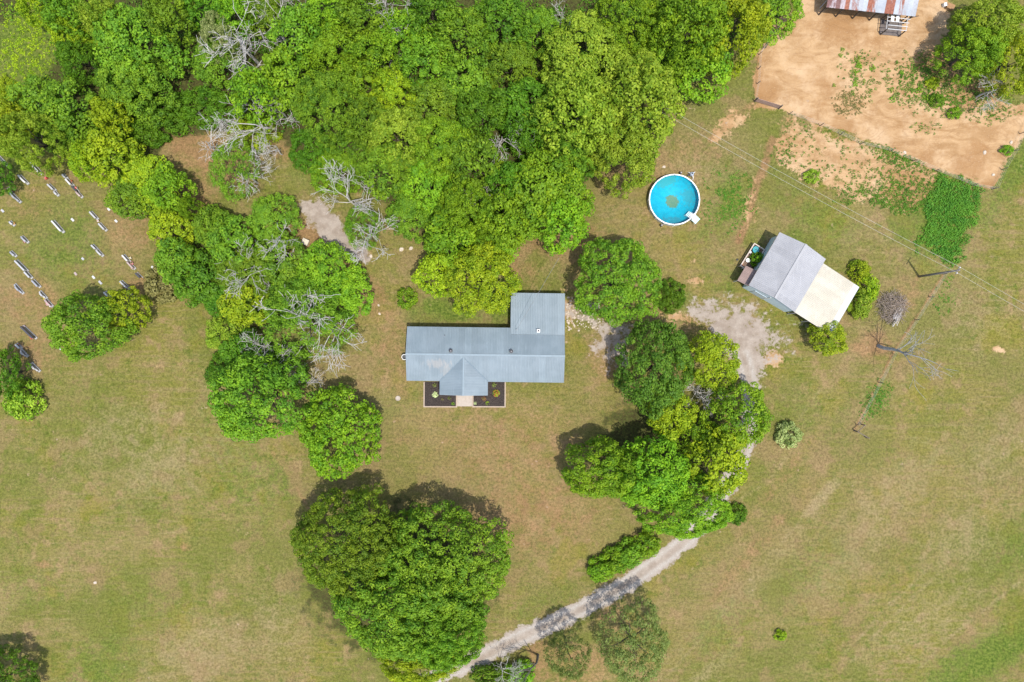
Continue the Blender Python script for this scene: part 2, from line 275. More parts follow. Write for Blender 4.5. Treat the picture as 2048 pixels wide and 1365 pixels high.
def ground_material():
    t = NT('ground_cover'); p = t.pos()
    big = t.noise(p, 0.045, 4, 0.6); med = t.noise(p, 0.22, 5, 0.65); med2 = t.noise(t.mapping(p, loc=(31, 17, 0)), 0.6, 5, 0.65)
    fine = t.noise(p, 2.6, 4, 0.7); vf = t.noise(p, 8.0, 2, 0.6)
    stk = t.noise(t.mapping(p, (0.45, 5.0, 1), R(-45)), 0.5, 4, 0.7)
    stk2 = t.noise(t.mapping(p, (0.10, 1.6, 1), R(-52)), 0.8, 3, 0.6)
    # dry mown grass
    c = t.mix(t.ramp(med, 0.34, 0.66), (0.188, 0.188, 0.052), (0.275, 0.225, 0.100))
    c = t.mix(t.ramp(big, 0.42, 0.62, 0, 0.7), c, (0.205, 0.200, 0.048))
    c = t.mix(t.ramp(med2, 0.52, 0.72, 0, 0.6), c, (0.150, 0.165, 0.042))
    c = t.mix(t.ramp(stk, 0.50, 0.72, 0, 0.6), c, (0.350, 0.285, 0.150))
    c = t.mix(t.ramp(stk2, 0.50, 0.70, 0, 0.55), c, (0.305, 0.225, 0.118))
    blt = t.noise(t.mapping(p, loc=(51, 7, 0)), 0.85, 5, 0.7); bl2 = t.noise(t.mapping(p, loc=(11, 71, 0)), 0.33, 4, 0.65); bl3 = t.noise(t.mapping(p, loc=(5, 29, 0)), 0.11, 4, 0.6)
    c = t.mix(t.math('MULTIPLY', t.ramp(blt, 0.48, 0.66, 0, 0.85), t.ramp(bl3, 0.42, 0.60, 0.25, 1)), c, (0.095, 0.145, 0.026))
    c = t.mix(t.ramp(bl2, 0.52, 0.68, 0, 0.75), c, (0.345, 0.245, 0.135))
    c = t.mix(t.ramp(bl3, 0.54, 0.66, 0, 0.5), c, (0.235, 0.215, 0.040))
    bl4 = t.noise(t.mapping(p, loc=(19, 43, 0)), 0.06, 5, 0.65); bl5 = t.noise(t.mapping(p, loc=(83, 13, 0)), 0.17, 5, 0.65)
    c = t.mix(t.ramp(bl4, 0.46, 0.60, 0, 0.65), c, (0.150, 0.172, 0.042))
    c = t.mix(t.ramp(bl5, 0.52, 0.64, 0, 0.6), c, (0.285, 0.205, 0.108))
    c = t.mix(t.math('MULTIPLY', t.attr('brown'), t.ramp(med, .3, .6, .3, .75)), c, (0.290, 0.208, 0.112))
    def fac(an, k=1.0, lo=0.32, hi=0.72, n=None):
        n = n if n is not None else med2
        v = t.math('ADD', t.attr(an), t.math('MULTIPLY', t.math('SUBTRACT', n, 0.5), 1.9))
        v = t.math('ADD', v, t.math('MULTIPLY', t.math('SUBTRACT', fine, 0.5), 0.9))
        return t.ramp(v, lo, hi, 0, k)
    c = t.mix(fac('pale', 0.62, 0.05, 1.05), c, (0.390, 0.305, 0.180))
    gcol = t.mix(t.ramp(fine, 0.35, 0.65), (0.085, 0.150, 0.026), (0.160, 0.205, 0.045))
    c = t.mix(fac('green', 0.85, 0.18, 0.95), c, gcol)
    scol = t.mix(t.ramp(med, 0.35, 0.65), (0.290, 0.175, 0.098), (0.370, 0.235, 0.130))
    c = t.mix(fac('soil', 0.85, 0.12, 0.95), c, scol)
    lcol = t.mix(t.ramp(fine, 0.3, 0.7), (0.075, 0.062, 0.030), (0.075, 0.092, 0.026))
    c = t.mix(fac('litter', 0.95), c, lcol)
    # fine grain of blades and stalks
    gn = t.math('ADD', t.math('MULTIPLY', fine, 0.55), t.math('MULTIPLY', vf, 0.45))
    v = t.ramp(gn, 0.34, 0.66, 0.46, 0.98)
    cb = t.n.new('ShaderNodeCombineColor'); [t.l.new(v, cb.inputs[i]) for i in range(3)]
    c = t.mix(1.0, c, cb.outputs[0], 'MULTIPLY')
    hs = t.n.new('ShaderNodeHueSaturation'); t.l.new(c, hs.inputs['Color']); hs.inputs['Saturation'].default_value = 1.08; hs.inputs['Value'].default_value = 0.93; c = hs.outputs[0]
    spk = t.ramp(t.noise(t.mapping(p, loc=(3, 9, 0)), 1.9, 1, 0.5), 0.74, 0.78, 0, 0.5)
    c = t.mix(spk, c, (0.09, 0.13, 0.025))
    # sandy lot
    rill = t.noise(t.mapping(p, (0.7, 1.6, 1), R(25)), 0.30, 7, 0.62, 1.5)
    sa = t.mix(t.ramp(rill, 0.34, 0.64), (0.300, 0.178, 0.082), (0.420, 0.275, 0.145))
    sa = t.mix(t.ramp(med, 0.46, 0.68, 0, 0.8), sa, (0.475, 0.335, 0.200))
    sa = t.mix(t.ramp(t.noise(t.mapping(p, loc=(7, 3, 0)), 0.13, 4, 0.6), 0.50, 0.63, 0, 0.8), sa, (0.285, 0.158, 0.068))
    crk = t.math('ABSOLUTE', t.math('SUBTRACT', t.noise(t.mapping(p, (0.7, 1.5, 1), R(20)), 0.22, 5, 0.6, 1.0), 0.5))
    sa = t.mix(t.ramp(crk, 0.0, 0.03, 0.28, 0), sa, (0.200, 0.105, 0.045))
    sa = t.mix(t.ramp(gn, 0.45, 0.70, 0.0, 0.30), sa, (0.250, 0.150, 0.075))
    sa = t.mix(t.ramp(vf, 0.60, 0.72, 0.0, 0.35), sa, (0.540, 0.410, 0.280))
    c = t.mix(fac('sand', 1.0, 0.34, 0.62), c, sa)
    # gravel
    gv = t.voro(p, 5.0)
    gr = t.mix(t.ramp(med2, 0.35, 0.68), (0.260, 0.208, 0.162), (0.375, 0.322, 0.268))
    gr = t.mix(t.math('MULTIPLY', t.attr('track'), t.ramp(fine, .3, .6, .5, 1)), gr, (0.430, 0.400, 0.360))
    gr = t.mix(t.ramp(gv, 0.05, 0.5, 0.0, 0.35), gr, (0.19, 0.16, 0.135))
    c = t.mix(fac('gravel', 1.0, 0.36, 0.66), c, gr)
    t.bump(t.math('ADD', gn, t.math('MULTIPLY', med2, 1.5)), 0.55, 0.12)
    return t.base(c, 0.95, 0.1)
GROUND = ground_material()
ny, nx = GX.shape
verts = np.stack([GX, GY, GZ], -1).reshape(-1, 3)
idx = np.arange(ny * nx).reshape(ny, nx)
quads = np.stack([idx[:-1, :-1], idx[:-1, 1:], idx[1:, 1:], idx[1:, :-1]], -1).reshape(-1, 4)
dd_ = seg_dist(U, V, DRIVE); m_track = np.exp(-((dd_ - 10.5) / 4.5) ** 2) * (V > 700)
m_brown = np.maximum.reduce([.55 * ell(U, V, 1000, 960, 330, 190, -10, .8), .4 * ell(U, V, 800, 720, 120, 200, 0, .8), .5 * ell(U, V, 1330, 420, 190, 160, -20, .9), .65 * ell(U, V, 1530, 1080, 330, 60, -50, .8), .5 * ell(U, V, 1780, 1030, 200, 110, -35, .8), .45 * ell(U, V, 2000, 850, 100, 140, 0, .8), .4 * ell(U, V, 230, 480, 120, 100, 0, .8), .45 * ell(U, V, 60, 640, 90, 100, 0, .8), .4 * ell(U, V, 470, 1310, 140, 80, 0, .9), .45 * ell(U, V, 1780, 620, 120, 130, 0, .9), .4 * ell(U, V, 1440, 1230, 110, 130, -45, .8)])
ATT = {'brown': m_brown, 'track': m_track, 'gravel': m_gravel, 'sand': m_sand, 'soil': m_soil, 'green': m_green, 'pale': m_pale, 'litter': m_lit}
qc = lambda A: (A[:-1, :-1] + A[1:, 1:]) / 2
cu, cv = qc(U).ravel(), qc(V).ravel()
reg = np.zeros(len(quads), int)
reg[(poly_in(cu, cv, DIRT_A)) | poly_in(cu, cv, DIRT_B)] = 1
reg[(qc(m_gravel).ravel() > 0.5) & (cu > 780)] = 2
reg[poly_in(cu, cv, PAD)] = 3
for k, (nm, lb, ct) in enumerate([('ground', 'dry mown grass field with greener and browner patches', 'ground'), ('dirt_lot', 'bare orange sandy dirt lot below the rusty roofed barn', 'dirt'),
                          ('driveway', 'pale gravel driveway curving up past the trees to the grey shed', 'driveway'), ('gravel_pad', 'pale worn rock and gravel patch beside the dead trees', 'gravel')]):
    q = quads[reg == k]; used, inv = np.unique(q, return_inverse=True)
    me = np_mesh(nm, verts[used], inv.reshape(-1, 4), GROUND, {a: v.ravel()[used] for a, v in ATT.items()})
    tag(link(nm, me), lb, ct, None, 'structure')
#@@TREES
# ------------------------------------------------------------------ trees
def leaves_mesh(name, cen, nor, size, lv, mat):
    """one folded leaf quad per point, facing nor"""
    n = len(cen); nor = nor / (np.linalg.norm(nor, axis=1, keepdims=True) + 1e-9)
    a = np.cross(nor, rng.normal(size=(n, 3))); a /= (np.linalg.norm(a, axis=1, keepdims=True) + 1e-9); b = np.cross(nor, a)
    s = size[:, None]
    v = np.stack([cen - a * s * .62, cen - b * s * .42 + nor * s * .12, cen + a * s * .62, cen + b * s * .42 + nor * s * .12], 1).reshape(-1, 3)
    q = np.arange(4 * n).reshape(n, 4)
    return np_mesh(name, v, q, mat, {'lv': np.repeat(lv, 4)})
def crown_mesh(name, Rr, Hh, clump, leaf, seed, z0=0.0, density=1.0, low=0.0, flat=0.9, gaps=0.0):
    """crown of radius Rr from z0 to z0+Hh built of leaf clumps spread over a lobed dome and through its inside"""
    g = np.random.default_rng(seed)
    ph = g.random(6) * 6.28; am = np.array([.035, .045, .04, .04, .04, .04])
    def rad(th): return Rr * (1 + sum(am[i] * np.sin((i + 2) * th + ph[i]) for i in range(6)))
    # secondary lobes: big boughs
    nb = max(5, int(9 * (Rr / 4) ** 1.2)); bth = g.random(nb) * 6.28; br = np.sqrt(g.random(nb)) * Rr * .8; bh = g.random(nb)
    cs = []; K = int((3.2 if Rr > 4.5 else 2.7) * (Rr / clump) ** 2)
    for i in range(K):
        th = g.random() * 6.283; q = math.sqrt(g.random()); rr = q * rad(th) * (1 - .25 * clump / Rr + .025 * g.normal())
        x, y = rr * math.cos(th), rr * math.sin(th)
        top = math.sqrt(max(0.0, 1 - min(q, .995) ** 2.1))
        bd = np.hypot(bth * 0 + br * np.cos(bth) - x, br * np.sin(bth) - y); j = np.argmin(bd)
        lobe = (bh[j] - .5) * .20 * Hh - 0.14 * Hh * min(1, (bd[j] / (Rr * .34)) ** 2)
        z = z0 + Hh * (0.16 + 0.78 * top) + lobe + g.normal() * .55 * clump
        if g.random() < 0.34: z -= g.random() * clump * 2.4
        if gaps and g.random() < gaps: continue
        cs.append((x, y, max(z, z0 * .8), clump * (0.62 + .6 * g.random()), q))
    # lower skirt round the rim
    for i in range(int(5 * Rr / clump)):
        th = g.random() * 6.283; rr = rad(th) * (0.80 + .16 * g.random()); 
        cs.append((rr * math.cos(th), rr * math.sin(th), z0 + Hh * (.02 + .30 * g.random()), clump * (.6 + .5 * g.random()), 1.0))
    C = []; N = []; L = []; Z = []
    for x, y, z, r, q in cs:
        n = int(density * 8.0 * (r / leaf) ** 2) + 6
        d = g.normal(size=(n, 3)); d[:, 2] = np.abs(d[:, 2]) * 1.1 - .35; d /= np.linalg.norm(d, axis=1, keepdims=True)
        rr = r * (0.62 + .38 * g.random(n) ** .45)[:, None]
        C.append(np.array([x, y, z]) + d * rr * np.array([1, 1, flat])); 
        nn = d * 1.15 + g.normal(size=(n, 3)) * .42 + np.array([0, 0, .36]); N.append(nn)
        cl = np.clip(.45 + g.normal() * .20, 0, 1); L.append(np.clip(cl + g.normal(size=n) * .24, 0, 1)); Z.append(leaf * (.7 + .6 * g.random(n)))
    return leaves_mesh(name, np.concatenate(C), np.concatenate(N), np.concatenate(Z), np.concatenate(L), PAL['mid'])
def trunk_mesh(name, h, r, Rr, seed, nl=6):
    g = random.Random(seed); m = MB()
    top = Vector((g.uniform(-.3, .3), g.uniform(-.3, .3), h * .62))
    m.tube([(0, 0, -.2), (0.03, 0, .25), (top.x * .4, top.y * .4, h * .3), top], [r * 1.5, r, r * .8, r * .5], 8)
    for i in range(nl):
        t = 6.283 * i / nl + g.uniform(-.4, .4); z = h * g.uniform(.25, .5); rr = Rr * g.uniform(.45, .72)
        b = Vector((top.x * .5, top.y * .5, z)); e = Vector((rr * math.cos(t), rr * math.sin(t), z + h * g.uniform(.18, .34)))
        mid = (b + e) / 2 + Vector((0, 0, h * .05)); m.tube([b, mid, e], [r * .45, r * .3, r * .1], 5)
    return m.mesh(name, BARK, True)
PROTO = {}
def proto(kind, i):
    key = (kind, i)
    if key not in PROTO:
        Rr, Hh, cl, lf, z0, dn, gp = {'s': (1.6, 1.7, .42, .17, .25, 1, 0), 'm': (3.4, 5.6, .52, .27, 2.4, 1.0, 0), 'l': (5.6, 8.0, .60, .29, 3.0, 1.0, 0), 'x': (8.6, 10.0, .68, .31, 4.0, 1.0, 0),
                              'sp': (5.6, 6.5, .5, .18, 4.0, .6, .38), 'fine': (5.4, 6.2, .42, .24, 2.2, 1.0, 0), 'thicket': (4.0, 2.2, .55, .19, .2, 1.0, 0)}[kind]
        sd = 100 * ord(kind[0]) + 13 * len(kind) + i
        if kind in 'mlx': lf *= (.64 + .085 * i); cl *= (.84 + .10 * i); Hh *= (.88 + .08 * i)
        cm = crown_mesh('crown', Rr, Hh, cl, lf, sd, z0, dn, gaps=gp)
        tm = trunk_mesh('trunk', z0 + Hh * .8, .06 + .035 * Rr, Rr, sd)
        PROTO[key] = (Rr, z0 + Hh, z0 + Hh * .55, cm, tm)
    return PROTO[key]
def tree(name, cat, px, py, rx, ry, kind, i, pal, label, group=None, zs=None, rz=None):
    Rr, Ht, zc, cm, tm = proto(kind, i)
    k0 = 0.5 * (rx + ry) * S / Rr
    z_s = zs if zs else max(.7, min(1.25, k0)) if kind not in ('s', 'thicket') else k0
    hh = zc * z_s; kk = S * (HC - hh) / HC
    sx, sy = rx * kk / Rr, ry * kk / Rr
    loc = P(px, py, hh); loc.z = -0.03
    e = empty(name, loc, 0, label, cat, group); e.scale = (sx, sy, z_s)
    a = rng.random() * 6.283 if rz is None else rz
    if abs(rx - ry) > 0.12 * rx: a = round(a / (math.pi / 2)) * math.pi / 2
    c = link('crown', cm, e, (0, 0, 0), a); c.material_slots[0].link = 'OBJECT'; c.material_slots[0].material = PAL[pal]
    link('trunk', tm, e, (0, 0, 0), a)
    return e
ORD = ['', 'first', 'second', 'third', 'fourth', 'fifth', 'sixth', 'seventh', 'eighth', 'ninth', 'tenth', 'eleventh', 'twelfth', 'thirteenth', 'fourteenth', 'fifteenth', 'sixteenth', 'seventeenth', 'eighteenth', 'nineteenth', 'twentieth', 'twenty-first', 'twenty-second', 'twenty-third', 'twenty-fourth']
# lone and garden trees: px, py, rx, ry, proto, pal, label
for px, py, rx, ry, kd, i, pal, lb in [
 (1240, 560, 90, 90, 'l', 0, 'mid', 'large round mid green tree just right of the blue roofed house'),
 (1316, 735, 76, 98, 'l', 1, 'blue', 'tall cool green tree below the round tree, beside the gravel turning area'),
 (1428, 722, 60, 60, 'm', 0, 'lime', 'yellow green tree standing on the gravel between shed and cool green tree'),
 (1484, 832, 64, 68, 'm', 1, 'bright', 'bright green tree at the right edge of the driveway clump'),
 (1348, 830, 52, 50, 'm', 2, 'lime', 'yellow green tree squeezed below the cool green tree in the driveway clump'),
 (1215, 945, 86, 62, 'l', 2, 'bright', 'leftmost bright green tree of the driveway clump, throwing shade on the lawn'),
 (1312, 950, 76, 78, 'l', 3, 'bright', 'bright green tree in the middle of the driveway clump'),
 (1372, 1020, 98, 68, 'l', 0, 'bright', 'lowest tree of the driveway clump, overhanging the gravel bend'),
 (1440, 928, 64, 68, 'm', 3, 'lime', 'yellow green tree overhanging the driveway above the bend'),
 (1396, 878, 46, 44, 'm', 0, 'bright', 'small bright green tree hemmed in at the centre of the driveway clump'),
 (692, 1100, 118, 112, 'x', 0, 'forest', 'huge dark green tree, upper left crown of the big bottom clump'),
 (884, 1140, 136, 125, 'x', 1, 'forest', 'huge mid green tree, right hand crown of the big bottom clump'),
 (800, 1225, 138, 112, 'x', 2, 'forest', 'huge mid green tree in the middle of the big bottom clump'),
 (880, 1270, 96, 76, 'x', 1, 'mid', 'large mid green crown of the bottom clump touching the gravel driveway'),
 (835, 1335, 78, 46, 'l', 1, 'lime', 'yellow green tree at the bottom of the big clump, cut by the photo edge'),
 (510, 800, 102, 94, 'l', 2, 'mid', 'broad mid green tree left of the dense round tree, at the field edge'),
 (672, 868, 82, 90, 'fine', 0, 'bright', 'dense round bright green tree on the lawn, left below the house'),
 (160, 652, 78, 66, 'l', 3, 'mid', 'broad mid green tree standing below the gravestones'),
 (240, 620, 46, 44, 'm', 1, 'lime', 'small yellow green tree touching the broad tree by the gravestones'),
 (-6, 748, 32, 50, 'm', 3, 'deep', 'dark green tree half cut by the left edge beside the lower gravestones'),
 (-14, 1372, 66, 58, 'l', 1, 'deep', 'dark green tree in the bottom left corner of the photo'),
 (-14, 352, 30, 36, 'm', 2, 'deep', 'dark green tree at the left photo edge beside the upper gravestones'),
 (1952, 96, 64, 58, 'l', 2, 'bright', 'bright green tree at the edge of the sandy lot, right of the rusty barn'),
 (1990, 45, 66, 56, 'l', 3, 'olive', 'pale olive tree in the top right corner of the photo'),
 (2035, 120, 50, 62, 'm', 1, 'lime', 'yellow green tree cut by the right photo edge above the sandy lot'),
 (1663, 677, 37, 36, 'm', 2, 'lime', 'small vivid yellow green tree at the lower corner of the cream roof'),
 ]:
    tree('broadleaf_tree', 'tree', px, py, rx, ry, kd, i, pal, lb, None, {'x': 1.0, 'l': None}.get(kd) if kd == 'x' else (0.62 if (px, py) == (1663, 677) else None))
# the wood, row by row
WOOD = {
 'along the top edge of the wood': [(62, 2, 36, 'lime'), (130, 25, 46, 'mid'), (200, 35, 46, 'olive'), (330, 25, 48, 'mid'), (405, 12, 42, 'deep'), (462, 22, 42, 'bright'), (530, 25, 46, 'mid'), (650, 20, 52, 'bright'), (722, 25, 50, 'mid'), (860, 15, 54, 'deep'), (1000, 35, 58, 'deep'), (1075, 55, 48, 'mid'), (1260, 35, 76, 'bright'), (1385, 55, 84, 'bright'), (1470, 50, 74, 'lime'), (1550, 12, 60, 'bright')],
 'in the second row of the wood': [(128, 66, 36, 'lime'), (152, 115, 42, 'deep'), (262, 90, 88, 'mid'), (592, 60, 56, 'mid'), (662, 85, 56, 'bright'), (742, 95, 50, 'bright'), (800, 62, 56, 'bright'), (852, 112, 56, 'mid'), (922, 65, 60, 'mid'), (1020, 128, 56, 'mid'), (1180, 110, 98, 'olive'), (1412, 130, 60, 'bright'), (1320, 110, 60, 'bright'), (430, 120, 50, 'mid')],
 'in the third row of the wood': [(62, 205, 56, 'mid'), (132, 212, 58, 'mid'), (500, 185, 48, 'bright'), (572, 150, 60, 'bright'), (648, 200, 72, 'mid'), (704, 150, 54, 'bright'), (782, 178, 46, 'lime'), (862, 205, 52, 'mid'), (936, 160, 56, 'mid'), (962, 215, 54, 'deep'), (1048, 210, 60, 'deep'), (1272, 205, 100, 'olive'), (1155, 225, 92, 'olive'), (262, 165, 72, 'mid')],
 'in the fourth row of the wood': [(48, 272, 62, 'olive'), (124, 262, 50, 'mid'), (214, 222, 36, 'lime'), (794, 272, 62, 'olive'), (735, 240, 50, 'mid'), (882, 290, 66, 'bright'), (945, 320, 56, 'mid'), (1248, 300, 76, 'olive'), (1145, 305, 62, 'mid'), (765, 335, 52, 'mid'), (1060, 270, 46, 'deep'), (8, 235, 44, 'lime')],
 'along the wood edge above the graves': [(166, 318, 42, 'lime'), (215, 312, 56, 'lime'), (286, 362, 60, 'lime'), (328, 372, 46, 'bright'), (250, 392, 44, 'mid'), (374, 414, 22, 'bright')],
 'in the wood tongue above the house': [(858, 372, 60, 'bright'), (826, 430, 52, 'mid'), (925, 415, 62, 'bright'), (1005, 440, 56, 'bright'), (1092, 385, 90, 'bright'), (1122, 440, 58, 'bright'), (900, 482, 58, 'bright'), (975, 490, 60, 'bright'), (958, 555, 76, 'lime'), (870, 545, 44, 'lime'), (1020, 360, 44, 'deep')],
 'in the strip between graves and house': [(335, 455, 44, 'lime'), (345, 520, 44, 'mid'), (392, 558, 56, 'deep'), (425, 455, 44, 'mid'), (462, 480, 56, 'mid'), (545, 436, 52, 'mid'), (478, 548, 64, 'mid'), (556, 515, 56, 'mid'), (650, 552, 66, 'bright'), (692, 590, 52, 'bright'), (482, 612, 46, 'lime'), (440, 600, 40, 'deep'), (440, 665, 36, 'olive'), (484, 705, 46, 'deep'), (566, 735, 48, 'deep'), (590, 590, 52, 'mid')],
}
for where, lst in WOOD.items():
    srt = sorted(lst)
    for n, (px, py, r, pal) in enumerate(srt):
        kd = 'l' if r > 60 else 'm'; i = int(rng.integers(0, 5))
        tree('woodland_tree', 'tree', px, py, r * 1.0, r * 1.0, kd, i, pal, f'{PALNAME[pal]} tree {where}, {ORD[n + 1]} from the left', 'trees of the wood', float(rng.uniform(.55, .85) if 'strip' in where else rng.uniform(.75, 1.4)))
# sparse trees
tree('thin_tree', 'tree', 1270, 1298, 74, 86, 'sp', 0, 'dull', 'thin greyish green tree below the gravel driveway near the bottom edge', None, 1.0)
tree('thin_tree', 'tree', 1138, 1320, 46, 46, 'sp', 1, 'dull', 'sparse greyish green tree left of the thin tree, by the driveway', None, 1.0)
tree('thin_tree', 'tree', 605, 640, 92, 80, 'sp', 2, 'mid', 'sparse half dead tree full of grey twigs, left of the house lawn', None, 1.0)
tree('thin_tree', 'tree', 462, 335, 52, 62, 'sp', 3, 'mid', 'sparse half dead tree in the clearing of the wood', None, .7)
tree('thin_tree', 'tree', 722, 452, 40, 44, 'sp', 1, 'mid', 'sparse half dead tree beside the pale gravel patch', None, .7)
tree('thin_tree', 'tree', 430, 72, 38, 50, 'sp', 2, 'pale', 'silvery sparse tree beside the biggest white dead tree', None, .9)
# low thickets and shrubs
for px, py, rx, ry, kd, pal, lb in [
 (300, 238, 66, 48, 'thicket', 'deep', 'dark smooth thicket above the clearing, left of the two'), (405, 212, 62, 38, 'thicket', 'deep', 'dark smooth thicket above the clearing, right of the two'),
 (618, 300, 40, 42, 'thicket', 'deep', 'dark low thicket below the white dead trees'), (668, 345, 46, 44, 'thicket', 'bright', 'bright low thicket at the top of the clearing, above the gravel patch'),
 (705, 300, 48, 40, 'thicket', 'mid', 'mid green low thicket between clearing and wood'), (215, 255, 34, 24, 'thicket', 'mid', 'small thicket wedged left of the dark thickets'),
 (505, 265, 50, 34, 'thicket', 'lime', 'yellowish low thicket under the white dead trees'), (10, 190, 24, 36, 'thicket', 'lime', 'yellowish thicket at the left edge of the wood'),
 (560, 600, 60, 50, 'thicket', 'mid', 'low thicket under the half dead tree'), (450, 740, 40, 34, 'thicket', 'deep', 'dark thicket at the foot of the broad tree by the field'),
 (1340, 592, 32, 32, 'thicket', 'deep', 'dark low bush peeping out right of the round tree'),
 (1204, 1140, 26, 24, 's', 'bright', 'first bush from the left in the hedge above the driveway'), (1232, 1124, 26, 24, 's', 'bright', 'second bush from the left in the hedge above the driveway'),
 (1262, 1108, 28, 26, 's', 'mid', 'third bush from the left in the hedge above the driveway'), (1292, 1090, 26, 26, 's', 'bright', 'fourth bush from the left in the hedge above the driveway'),
 (812, 596, 19, 20, 's', 'bright', 'small lone round shrub on the lawn above the house roof'), (1475, 1030, 18, 20, 's', 'deep', 'small dark shrub at the right of the driveway clump'),
 (1581, 871, 24, 24, 's', 'pale', 'silvery lone shrub on the field right of the driveway clump'), (1562, 1272, 11, 10, 's', 'lime', 'tiny yellow green shrub alone on the lower right field'),
 (1722, 542, 20, 20, 's', 'lime', 'upper bush of the group against the cream roof'), (1737, 576, 20, 28, 's', 'lime', 'middle bush of the group against the cream roof'), (1722, 606, 22, 28, 's', 'olive', 'lower bush of the group against the cream roof'),
 (1626, 352, 15, 13, 's', 'olive', 'lone round shrub on bare soil below the lower dirt lot'), (1911, 226, 12, 11, 's', 'bright', 'round green shrub in the sandy lot below the corner trees'),
 (1868, 166, 13, 11, 's', 'lime', 'yellowish shrub in the weedy part of the sandy lot'), (40, 800, 33, 38, 's', 'olive', 'pale olive round tree alone near the left photo edge'),
 (322, 570, 34, 30, 's', 'bronze', 'brownish twiggy shrub between gravestones and tree strip'), (1040, 1350, 26, 24, 's', 'bright', 'small green bush at the bottom edge below the driveway'),
 (985, 1358, 40, 20, 's', 'mid', 'low bush at the bottom edge beside the driveway'), (2016, 300, 12, 9, 's', 'bright', 'small shrub growing on the right fence of the sandy lot'),
 (1877, 200, 15, 12, 's', 'mid', 'green shrub in the middle of the weedy part of the sandy lot'), (1790, 645, 1, 1, None, '', '')]:
    if kd: tree('thicket' if kd == 'thicket' else 'shrub', 'thicket' if kd == 'thicket' else 'shrub', px, py, rx * 1.05, ry * 1.05, kd, int(rng.integers(0, 3)), pal, lb)

# dead, bleached trees
def dead_mesh(name, h, spread, seed, mat, r0=.22, lean=(0, 0), fork=.35, levels=4):
    g = random.Random(seed); m = MB()
    def grow(p, d, L, r, lv):
        n = 4; pts = [p]; rad = [r]; q = p
        for i in range(n):
            d = (d + Vector((g.gauss(0, .13), g.gauss(0, .13), g.gauss(0, .08)))).normalized(); q = q + d * (L / n); pts.append(q); rad.append(max(.018, r * (1 - .62 * (i + 1) / n)))
        m.tube(pts, rad, 6 if lv == 0 else 4, False)
        if lv >= levels: return
        for i in range((g.randint(3, 4) if lv < 3 else g.randint(1, 3)) if lv else g.randint(5, 6)):
            t = g.uniform(.3, 1.0) if lv else g.uniform(fork, 1.0); k = min(n - 1, int(t * n)); b = pts[k].lerp(pts[k + 1], t * n - k)
            a = g.uniform(0, 6.283); u = d.orthogonal().normalized(); u.rotate(Matrix.Rotation(a, 3, d))
            nd = (d * g.uniform(.45, .9) + u * spread * g.uniform(.6, 1.1)); nd.z += .10; nd.normalize()
            grow(b, nd, L * g.uniform(.5, .74), max(.024, rad[k] * g.uniform(.45, .68)), lv + 1)
    d0 = Vector((lean[0], lean[1], 1)).normalized(); grow(Vector((0, 0, -.2)), d0, h * .6, r0, 0)
    return m.mesh(name, mat, True)
DP = [dead_mesh('branches', 10, .85, 41 + i, DEADWOOD, .20) for i in range(4)]
for n, (px, py, sc_, i, lb) in enumerate([
 (478, 85, 1.23, 0, 'biggest bleached white dead tree in the wood, near the top'), (512, 60, 0.86, 1, 'white dead tree touching the right of the biggest one'), (566, 45, 0.86, 2, 'white dead tree near the top edge of the wood'),
 (765, 25, 0.97, 3, 'white dead branches showing at the top edge above the wood'), (412, 290, 0.77, 1, 'white dead tree at the left of the clearing'), (520, 232, 0.97, 2, 'leaning white dead tree above the clearing'),
 (556, 218, 0.65, 3, 'small white dead tree behind the leaning one'), (548, 296, 0.59, 0, 'small white dead tree standing alone in the clearing'), (492, 352, 0.76, 1, 'white dead branches rising from the half dead clearing tree'),
 (706, 405, 0.86, 2, 'white dead tree right above the gravel patch'), (738, 470, 0.92, 3, 'white dead tree right below the gravel patch'), (600, 640, 1.18, 0, 'widespread grey dead branches of the half dead tree near the lawn'), (650, 650, 0.97, 2, 'grey dead branches hanging over the lawn left of the house'),
 (620, 768, 0.65, 1, 'small bleached dead tree between the two trees left of the house'), (530, 700, 0.76, 3, 'bleached dead branches above the broad tree by the field'), (500, 520, 0.81, 2, 'grey dead branches in the middle of the tree strip'), (560, 480, 0.76, 0, 'grey dead branches at the upper right of the tree strip'),
 (998, 278, 0.81, 1, 'white dead tree in the wood between pool and clearing'), (966, 396, 0.54, 3, 'small grey dead tree above the house beside the tin hut'), (1128, 40, 0.59, 0, 'small grey dead tree at the top of the wood'),
 (790, 150, 0.43, 2, 'short white dead snag in the middle of the wood'), (1405, 792, 0.65, 3, 'grey dead branches in the middle of the driveway clump'), (1990, 175, 0.65, 1, 'grey dead branches at the edge of the weedy sandy lot'), (1000, 1352, 0.54, 2, 'grey dead branches at the bottom edge below the driveway')]):
    z = 6.2 * sc_; loc = P(px, py, z); loc.z = 0
    e = empty('dead_tree', loc, rng.random() * 6.28, lb, 'dead tree', 'bleached dead trees'); e.scale = (sc_ * 1.1,) * 3
    link('branches', DP[i], e)
# grey dead trunk by the wire fence
e = empty('dead_tree', P(1757, 692), 0, 'thick grey dead trunk leaning over the wire fence, lower right of the shed', 'dead tree')
link('branches', dead_mesh('branches', 10.5, .42, 77, GREYWOOD, .30, (.02, -.10), .3, 3), e)
e = empty('dead_tree', P(1076, 1310), 0, 'bare dark trunk at the bottom edge left of the sparse tree', 'dead tree')
link('branches', dead_mesh('branches', 8, .5, 81, plain('dark_bark', (.13, .12, .10), .9, .3), .22, (.05, -.1), .6, 2), e)
